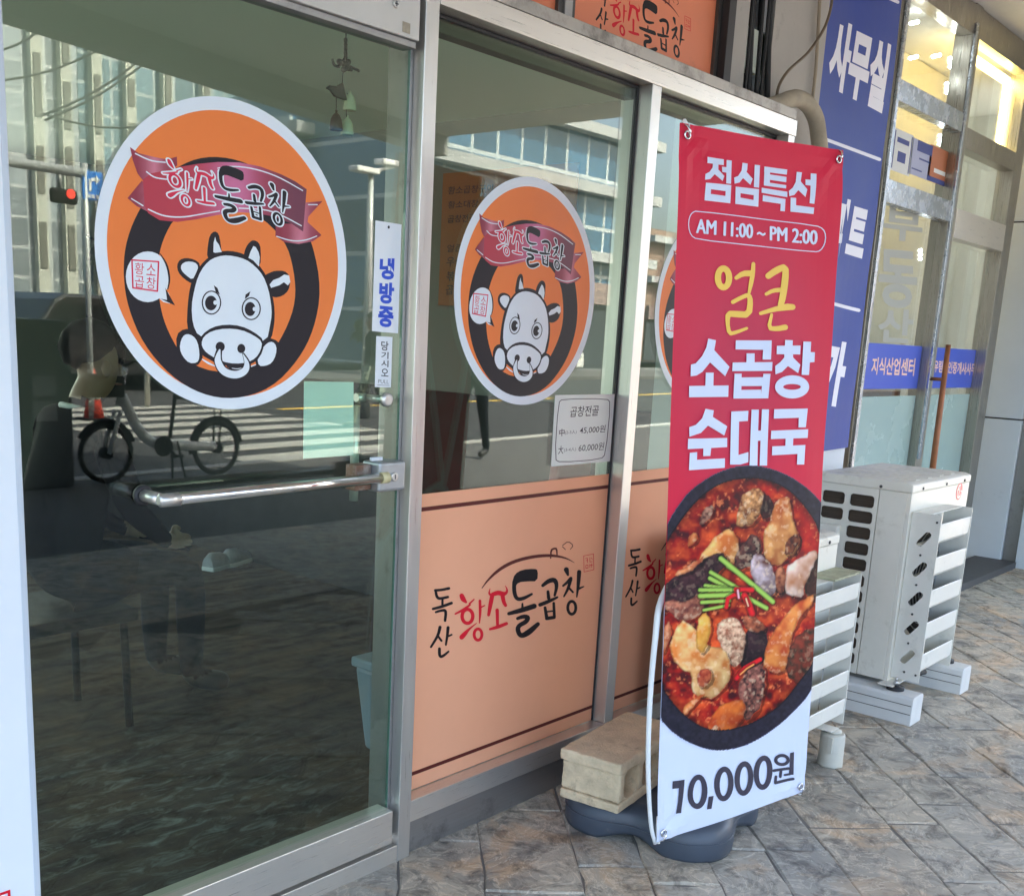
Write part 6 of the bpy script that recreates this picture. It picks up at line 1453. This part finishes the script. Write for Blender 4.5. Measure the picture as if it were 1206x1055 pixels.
mb = MB(bk.location); mb.lathe((bx+.52, bY, .30), [(.09, .05), (.09, .065)], 20, 'y'); mb.tube([L3(.52, .07, .34), L3(.62, .09, .22)], .01, 6); mb.box(bx+.56, bx+.68, bY+.09, bY+.13, .20, .225); mb.build('crank', blackp, bk)
# dark utility cabinet
c = mir_z(58, 575, 0); e = tag(MB((c[0], c[1], 0)).box(c[0]-.30, c[0]+.22, c[1]-.45, c[1], 0, 1.35).build('utility_cabinet', mat('cabinet_dark', (.025, .03, .04), .5, var=.2), bev=.02), 'dark utility cabinet beside the parked bicycle', 'cabinet')
mb = MB((c[0], c[1], 0))
for z in (.55, .75): mb.box(c[0]-.12, c[0]+.08, c[1]+.001, c[1]+.004, z, z+.16)
mb.build('stuck_notice', mat('notice_grey', (.25, .25, .26), .7), e)
# cone, post, sign, signal, lamps
def cone(px, py, label):
    c = mir_z(px, py, -.12); e = empty('traffic_cone', (c[0], c[1], -.122), label, 'traffic cone'); mb = MB(); mb.box(-.2, .2, -.2, .2, 0, .03); mb.build('base', blackp, e); mb = MB(); mb.lathe((0, 0, 0), [(.15, .031), (.03, .75), (.02, .76)], 20); mb.build('body', mat('cone_red', (.55, .05, .03), .5), e); mb = MB(); mb.lathe((0, 0, 0), [(.108, .30), (.088, .42)], 20); mb.build('band', roadpaint, e)
cone(110, 494, 'red traffic cone standing on the road near the crossing')
c = mir_z(173, 479, -.12); e = tag(MB((c[0], c[1], -.12)).lathe((c[0], c[1], -.12), [(.05, 0), (.05, .85), (.03, .9)], 14).build('bollard', mat('bollard_steel', (.5, .48, .42), .4, .6)), 'slim steel bollard on the road edge near the cone', 'bollard')
sg_blue = mat('sign_blue', (.03, .22, .70), .4); sgw = mat('sign_white', (.8, .8, .8), .4)
SYY = -13.0
def on(px, py, Y=SYY): return mir_y(px, py, Y)
a, b = on(96, 200), on(121, 238); e = empty('road_sign', (a[0]+.1, SYY, -.12), 'blue road sign with a white turn arrow on a grey pole', 'road sign')
mb = MB(e.location); mb.tube([((a[0]+b[0])/2-.1, SYY-.04, -.12), ((a[0]+b[0])/2-.1, SYY-.04, a[2]+.1)], .045, 10); mb.build('pole', mat('pole_grey', (.42, .44, .44), .5, .4), e)
mb = MB(e.location); mb.box(a[0], b[0], SYY-.03, SYY, b[2], a[2]); mb.build('plate', sg_blue, e, bev=.01)
w, h = b[0]-a[0], a[2]-b[2]; X = lambda f: a[0]+w*f; Z = lambda f: b[2]+h*f
mb = MB(e.location)
for bx_ in ((X(.30), X(.42), Z(.30), Z(.72)), (X(.42), X(.66), Z(.66), Z(.78))): mb.box(bx_[0], bx_[1], SYY+.002, SYY+.008, bx_[2], bx_[3])
mb.prism([(X(.64), Z(.56)), (X(.86), Z(.72)), (X(.64), Z(.88))], 'y', SYY+.002, SYY+.008); mb.build('arrow', sgw, e)
mb = MB(e.location)
for k in range(3): mb.box(X(.22+k*.2), X(.36+k*.2), SYY+.002, SYY+.008, Z(.08), Z(.2))
mb.build('small_lettering', sgw, e)
a = on(60, 229); b = on(84, 229); e = empty('traffic_signal', (a[0], SYY, -.12), 'horizontal traffic signal showing red on a mast', 'traffic light')
mb = MB(e.location); mb.box(a[0], b[0]+.10, SYY-.1, SYY, a[2]-.10, a[2]+.10); mb.build('housing', blackp, e, bev=.04)
mb = MB(e.location); mb.lathe((b[0]-.02, 0, b[2]), [(.065, SYY+.002), (.065, SYY+.015)], 20, 'y'); mb.build('red_lamp', mat('signal_red', (1, .05, .03), .4, emit=.8), e)
mb = MB(e.location); mb.tube([(a[0]-3.2, SYY-.05, -.12), (a[0]-3.2, SYY-.05, a[2]+.35), (b[0]+.2, SYY-.05, a[2]+.35)], .07, 10); mb.tube([((a[0]+b[0])/2, SYY-.05, a[2]+.35), ((a[0]+b[0])/2, SYY-.05, a[2]+.1)], .03, 8); mb.build('mast', mat('pole_grey', (.42, .44, .44), .5, .4), e)
for px, top, l_, r_, lab in ((436, 203, 415, 470, 'tall grey street lamp with two white arms near the low building'),):
    Y = -12.2; c = mir_y(px, top, Y); e = empty('street_lamp', (c[0], Y, -.12), lab, 'street lamp'); mb = MB(e.location); mb.tube([(c[0], Y, -.12), (c[0], Y, c[2])], [.09, .05], 10); mb.build('pole', MATS['pole_grey'], e)
    for pxx, pyy in ((l_, 197), (r_, 194)):
        q = mir_y(pxx, pyy, Y); mb = MB(e.location); mb.tube([tuple(c), tuple(q)], .035, 8); am = mb.build('arm', sgw, e); mb = MB(e.location); s_ = 1 if q[0] > c[0] else -1
        mb.box(min(q[0], q[0]-s_*.5), max(q[0], q[0]-s_*.5), Y-.12, Y+.12, q[2]-.06, q[2]+.03); mb.build('lamp_head', sgw, am, bev=.02)
# overhead wires
wire = mat('wire_black', (.01, .01, .01), .6)
for k, (a, b) in enumerate((((-20, 62), (58, 26)), ((-20, 98), (125, 55)), ((50, 136), (178, 60)), ((52, 142), (188, 60)), ((50, 134), (175, 148)))):
    Y = -14.; A, B_ = Vector(mir_y(*a, Y)), Vector(mir_y(*b, Y)); d_ = (B_-A); pts = [A+d_*f+Vector((0, 0, -.10*math.sin(math.pi*f))) for f in np.linspace(0, 1.15, 12)]
    mb = MB(tuple(pts[0])); mb.tube(pts, .016, 6); tag(mb.build('overhead_wire', wire), 'black overhead wire strung across the street before the towers', 'wire', 'overhead wires')
# far buildings
def tower_mat(name, glasscol, line, sx, sz, rough=.15):
    m = bpy.data.materials.new(name); m.use_nodes = True; n = m.node_tree.nodes; l = m.node_tree.links; p = n['Principled BSDF']
    tc = n.new('ShaderNodeTexCoord'); mp = n.new('ShaderNodeMapping'); mp.inputs['Rotation'].default_value = (R(90), 0, 0); l.new(tc.outputs['Object'], mp.inputs[0])
    br_ = n.new('ShaderNodeTexBrick'); br_.offset = 0; br_.inputs['Scale'].default_value = 1; br_.inputs['Brick Width'].default_value = sx; br_.inputs['Row Height'].default_value = sz; br_.inputs['Mortar Size'].default_value = .09
    g = np.array(glasscol); br_.inputs['Color1'].default_value = (*g, 1); br_.inputs['Color2'].default_value = (*(g*.55), 1); br_.inputs['Mortar'].default_value = (*line, 1)
    l.new(mp.outputs[0], br_.inputs[0]); l.new(br_.outputs[0], p.inputs['Base Color']); p.inputs['Roughness'].default_value = rough; p.inputs['Specular IOR Level'].default_value = .8
    MATS[name] = m; return m
tA = tower_mat('tower_glass', (.20, .32, .38), (.46, .52, .52), 1.5, 1.7); tB = tower_mat('tower_pale', (.40, .45, .48), (.55, .58, .58), 1.3, 1.7); tC = tower_mat('low_glass', (.07, .18, .30), (.45, .5, .52), 1.6, 2.2)
fin = mat('tower_fin', (.55, .56, .48), .6, var=.1); dkw = mat('tower_window', (.20, .20, .17), .3)
def tower(label, pxl, pxr, Y, H, m, fins, depth=16, base=0.):
    x0, x1 = mir_y(pxl, 330, Y)[0], mir_y(pxr, 330, Y)[0]; o = ((x0+x1)/2, Y, base); e = empty('tower_block', o, label, 'building', 'buildings across the street')
    mb = MB(o); mb.box(x0, x1, Y-depth, Y, base, H); mb.build('facade', m, e)
    for f in fins:
        xf = mir_y(f, 330, Y)[0]; w = .34; mb = MB(o); mb.box(xf-w, xf+w, Y+.02, Y+.5, base, H); fo = mb.build('fin', fin, e); mb = MB(o)
        z = 4.
        while z < H-4: hgt = random.choice([1.6, 2.6, 3.4]); mb.box(xf-w*.62, xf+w*.62, Y+.505, Y+.56, z, z+hgt); z += hgt+random.choice([1., 1.6])
        mb.build('fin_windows', dkw, fo)
    return e
tower('tall pale residential tower with strips of dark windows across the street', -30, 98, -62, 95, tB, (48, 81))
tower('tall blue glass residential tower beside the pale tower across the street', 98.6, 262, -64, 95, tA, (116, 154, 196, 240))
tower('glass tower with a bright upper strip set back from the blue tower', 262.6, 338, -72, 70, tA, (290, 318))
def low(label, pxl, pxr, Y, pytop, m, bands):
    x0, x1 = mir_y(pxl, 330, Y)[0], mir_y(pxr, 330, Y)[0]; H = mir_y((pxl+pxr)/2, pytop, Y)[2]; o = ((x0+x1)/2, Y, 0); e = empty('office_block', o, label, 'building', 'buildings across the street')
    mb = MB(o); mb.box(x0, x1, Y-12, Y, 0, H); mb.build('facade', m, e)
    for z in bands: mb = MB(o); mb.box(x0-.1, x1+.1, Y+.01, Y+.6, H*z, H*z+.45); mb.build('ledge', mat('ledge_grey', (.40, .41, .41), .6), e)
    mb = MB(o); mb.box(x0+.3, x1-.3, Y+.02, Y+.12, .1, 3.0); mb.build('shop_windows', mat('shop_dark', (.05, .06, .07), .15), e)
    mb = MB(o); mb.box(x0+.3, x1-.3, Y+.02, Y+.3, 3.1, 4.1); mb.build('sign_band', mat('sign_band', (.30, .22, .20), .5, var=.3, ns=.6), e)
low('grey glass office block with a white roof ledge across the street', 339, 470, -36, 150, tC, (.93, .62, .35))
low('blue glass shop block with white ledges right of the grey office block', 471, 760, -30, 120, tC, (.95, .72, .45))
low('brown and glass corner block at the far end of the street', 761, 1100, -44, 300, mat('brown_block', (.24, .16, .12), .7, var=.2, ns=.4), (.9, .6))
low('dim low shop building far left across the street', -260, -31, -36, 210, mat('grey_block', (.25, .25, .25), .7, var=.2, ns=.3), (.9,))
# row of street trees on the far sidewalk
leafm = mat('leaf_green', (.075, .10, .035), .6, rand=.2); barkm = mat('bark', (.10, .075, .05), .9, var=.3, ns=20)
def leaf_tree(x, y, h, label):
    e = empty('street_tree', (x, y, 0), label, 'tree', 'street trees on the far sidewalk'); mb = MB(); mb.tube([(0, 0, 0), (.05, 0, h*.45), (0, .05, h*.75)], [.12, .09, .04], 8)
    for k in range(6):
        a = k*1.05; mb.tube([(0.03, 0, h*(.42+.04*k)), (math.cos(a)*h*.16, math.sin(a)*h*.16, h*(.62+.05*k))], [.04, .015], 6)
    mb.build('trunk', barkm, e); rng = np.random.default_rng(int(abs(x)*10)); n = 1500
    cl = rng.normal(size=(14, 3))*np.array([.15, .15, .13])*h+np.array([0, 0, .72*h]); ci = rng.integers(0, 14, n); P_ = cl[ci]+rng.normal(size=(n, 3))*.07*h; A = rng.normal(size=(n, 3)); A /= np.linalg.norm(A, axis=1)[:, None]; B_ = np.cross(A, rng.normal(size=(n, 3))); B_ /= np.linalg.norm(B_, axis=1)[:, None]; s_ = .11*(.6+rng.random(n))[:, None]
    V = np.stack([P_-A*s_, P_+B_*s_*.6, P_+A*s_, P_-B_*s_*.6], 1).reshape(-1, 3); F = np.arange(4*n).reshape(-1, 4); me = bpy.data.meshes.new('crown'); me.from_pydata(V.tolist(), [], F.tolist()); link('crown', me, leafm, e)
for px, h, lab in ((300, 3.0, 'leafy tree on the far sidewalk before the set back tower'), (520, 2.8, 'leafy tree on the far sidewalk before the blue glass shop block')):
    c = mir_y(px, 330, -21.5-(0)); leaf_tree(c[0], -21.5-.14*(c[0]-5)*.9, h, lab)
# vehicles added at the far kerb; the dark ones darken the mirrored street
tint = mat('car_glass', (.012, .014, .016), .08, spec=.6); lampw = mat('lamp_clear', (.7, .7, .66), .2); lampr = mat('lamp_red', (.35, .02, .02), .3); rimm = mat('wheel_rim', (.45, .45, .46), .3, .8)
def car(label, px, Y, prof, wins, paint, wheels=(.78, 3.45), wr=.32):
    c = mir_y(px, 400, Y); rz = math.atan(math.tan(sk)*.9); o = (c[0], Y, -.13); e = empty('parked_car', o, label, 'car', 'vehicles parked at the far kerb', rz); w = .86; L_ = max(p_[0] for p_ in prof)
    f = lambda q: [(x-L_/2, z) for x, z in q]
    mb = MB(); mb.prism(f(prof), 'y', -w, w); mb.build('body', paint, e, bev=.07, seg=3)
    for q in wins:
        for s in (-1, 1):
            mb = MB(); a, b = sorted((s*(w-.01), s*(w+.012))); mb.prism(f(q), 'y', a, b); mb.build('window', tint, e)
    for x in wheels:
        for s in (-1, 1):
            mb = MB(); mb.lathe((x-L_/2, 0, wr), [(wr*.8, s*(w-.20)), (wr, s*(w-.17)), (wr, s*(w+.0)), (wr*.85, s*(w+.03))], 24, 'y'); t = mb.build('wheel', rub, e)
            mb = MB(); mb.lathe((x-L_/2, 0, wr), [(wr*.62, s*(w+.02)), (wr*.6, s*(w+.045)), (wr*.1, s*(w+.05))], 16, 'y'); mb.build('rim', rimm, t)
    for s in (-1, 1):
        mb = MB(); mb.box(-L_/2-.01, -L_/2+.10, s*.62-.16, s*.62+.16, .62, .76); mb.build('headlight', lampw, e, bev=.02); mb = MB(); mb.box(L_/2-.10, L_/2+.01, s*.66-.12, s*.66+.12, .66, .84); mb.build('tail_light', lampr, e, bev=.02)
    for s in (-1, 1): mb = MB(); mb.box(-L_/2+1.15, -L_/2+1.30, s*(w+.02)-.07, s*(w+.02)+.07, .93, 1.04); mb.build('mirror', paint, e, bev=.02)
    return e
sedan = [(0, .30), (0, .62), (.25, .80), (1.10, .92), (1.75, 1.38), (2.95, 1.40), (3.65, 1.02), (4.35, .95), (4.42, .62), (4.38, .30)]
sw_ = [[(1.30, .94), (1.82, 1.30), (2.30, 1.33), (2.30, .94)], [(2.38, .94), (2.38, 1.33), (2.90, 1.32), (3.45, .98)]]
van = [(0, .32), (0, .85), (.55, 1.05), (1.15, 1.80), (1.40, 1.93), (4.75, 1.93), (4.85, 1.60), (4.85, .32)]
vw_ = [[(.85, 1.12), (1.30, 1.72), (1.85, 1.72), (1.85, 1.12)], [(1.95, 1.12), (1.95, 1.72), (3.1, 1.72), (3.1, 1.12)], [(3.2, 1.12), (3.2, 1.72), (4.6, 1.72), (4.6, 1.12)]]
car('black van added at the far kerb to darken the mirrored street behind the guest', 100, -19.6, van, vw_, mat('car_black', (.012, .012, .014), .25, coat=.5), (.9, 3.85), .34)
car('dark grey saloon added at the far kerb behind the black van to darken the mirrored street', 205, -21.3, sedan, sw_, mat('car_grey', (.06, .065, .07), .25, coat=.5))
car('white saloon parked at the far kerb before the blue glass shop block', 640, -27.5, sedan, sw_, mat('car_white', (.62, .62, .60), .25, coat=.5))
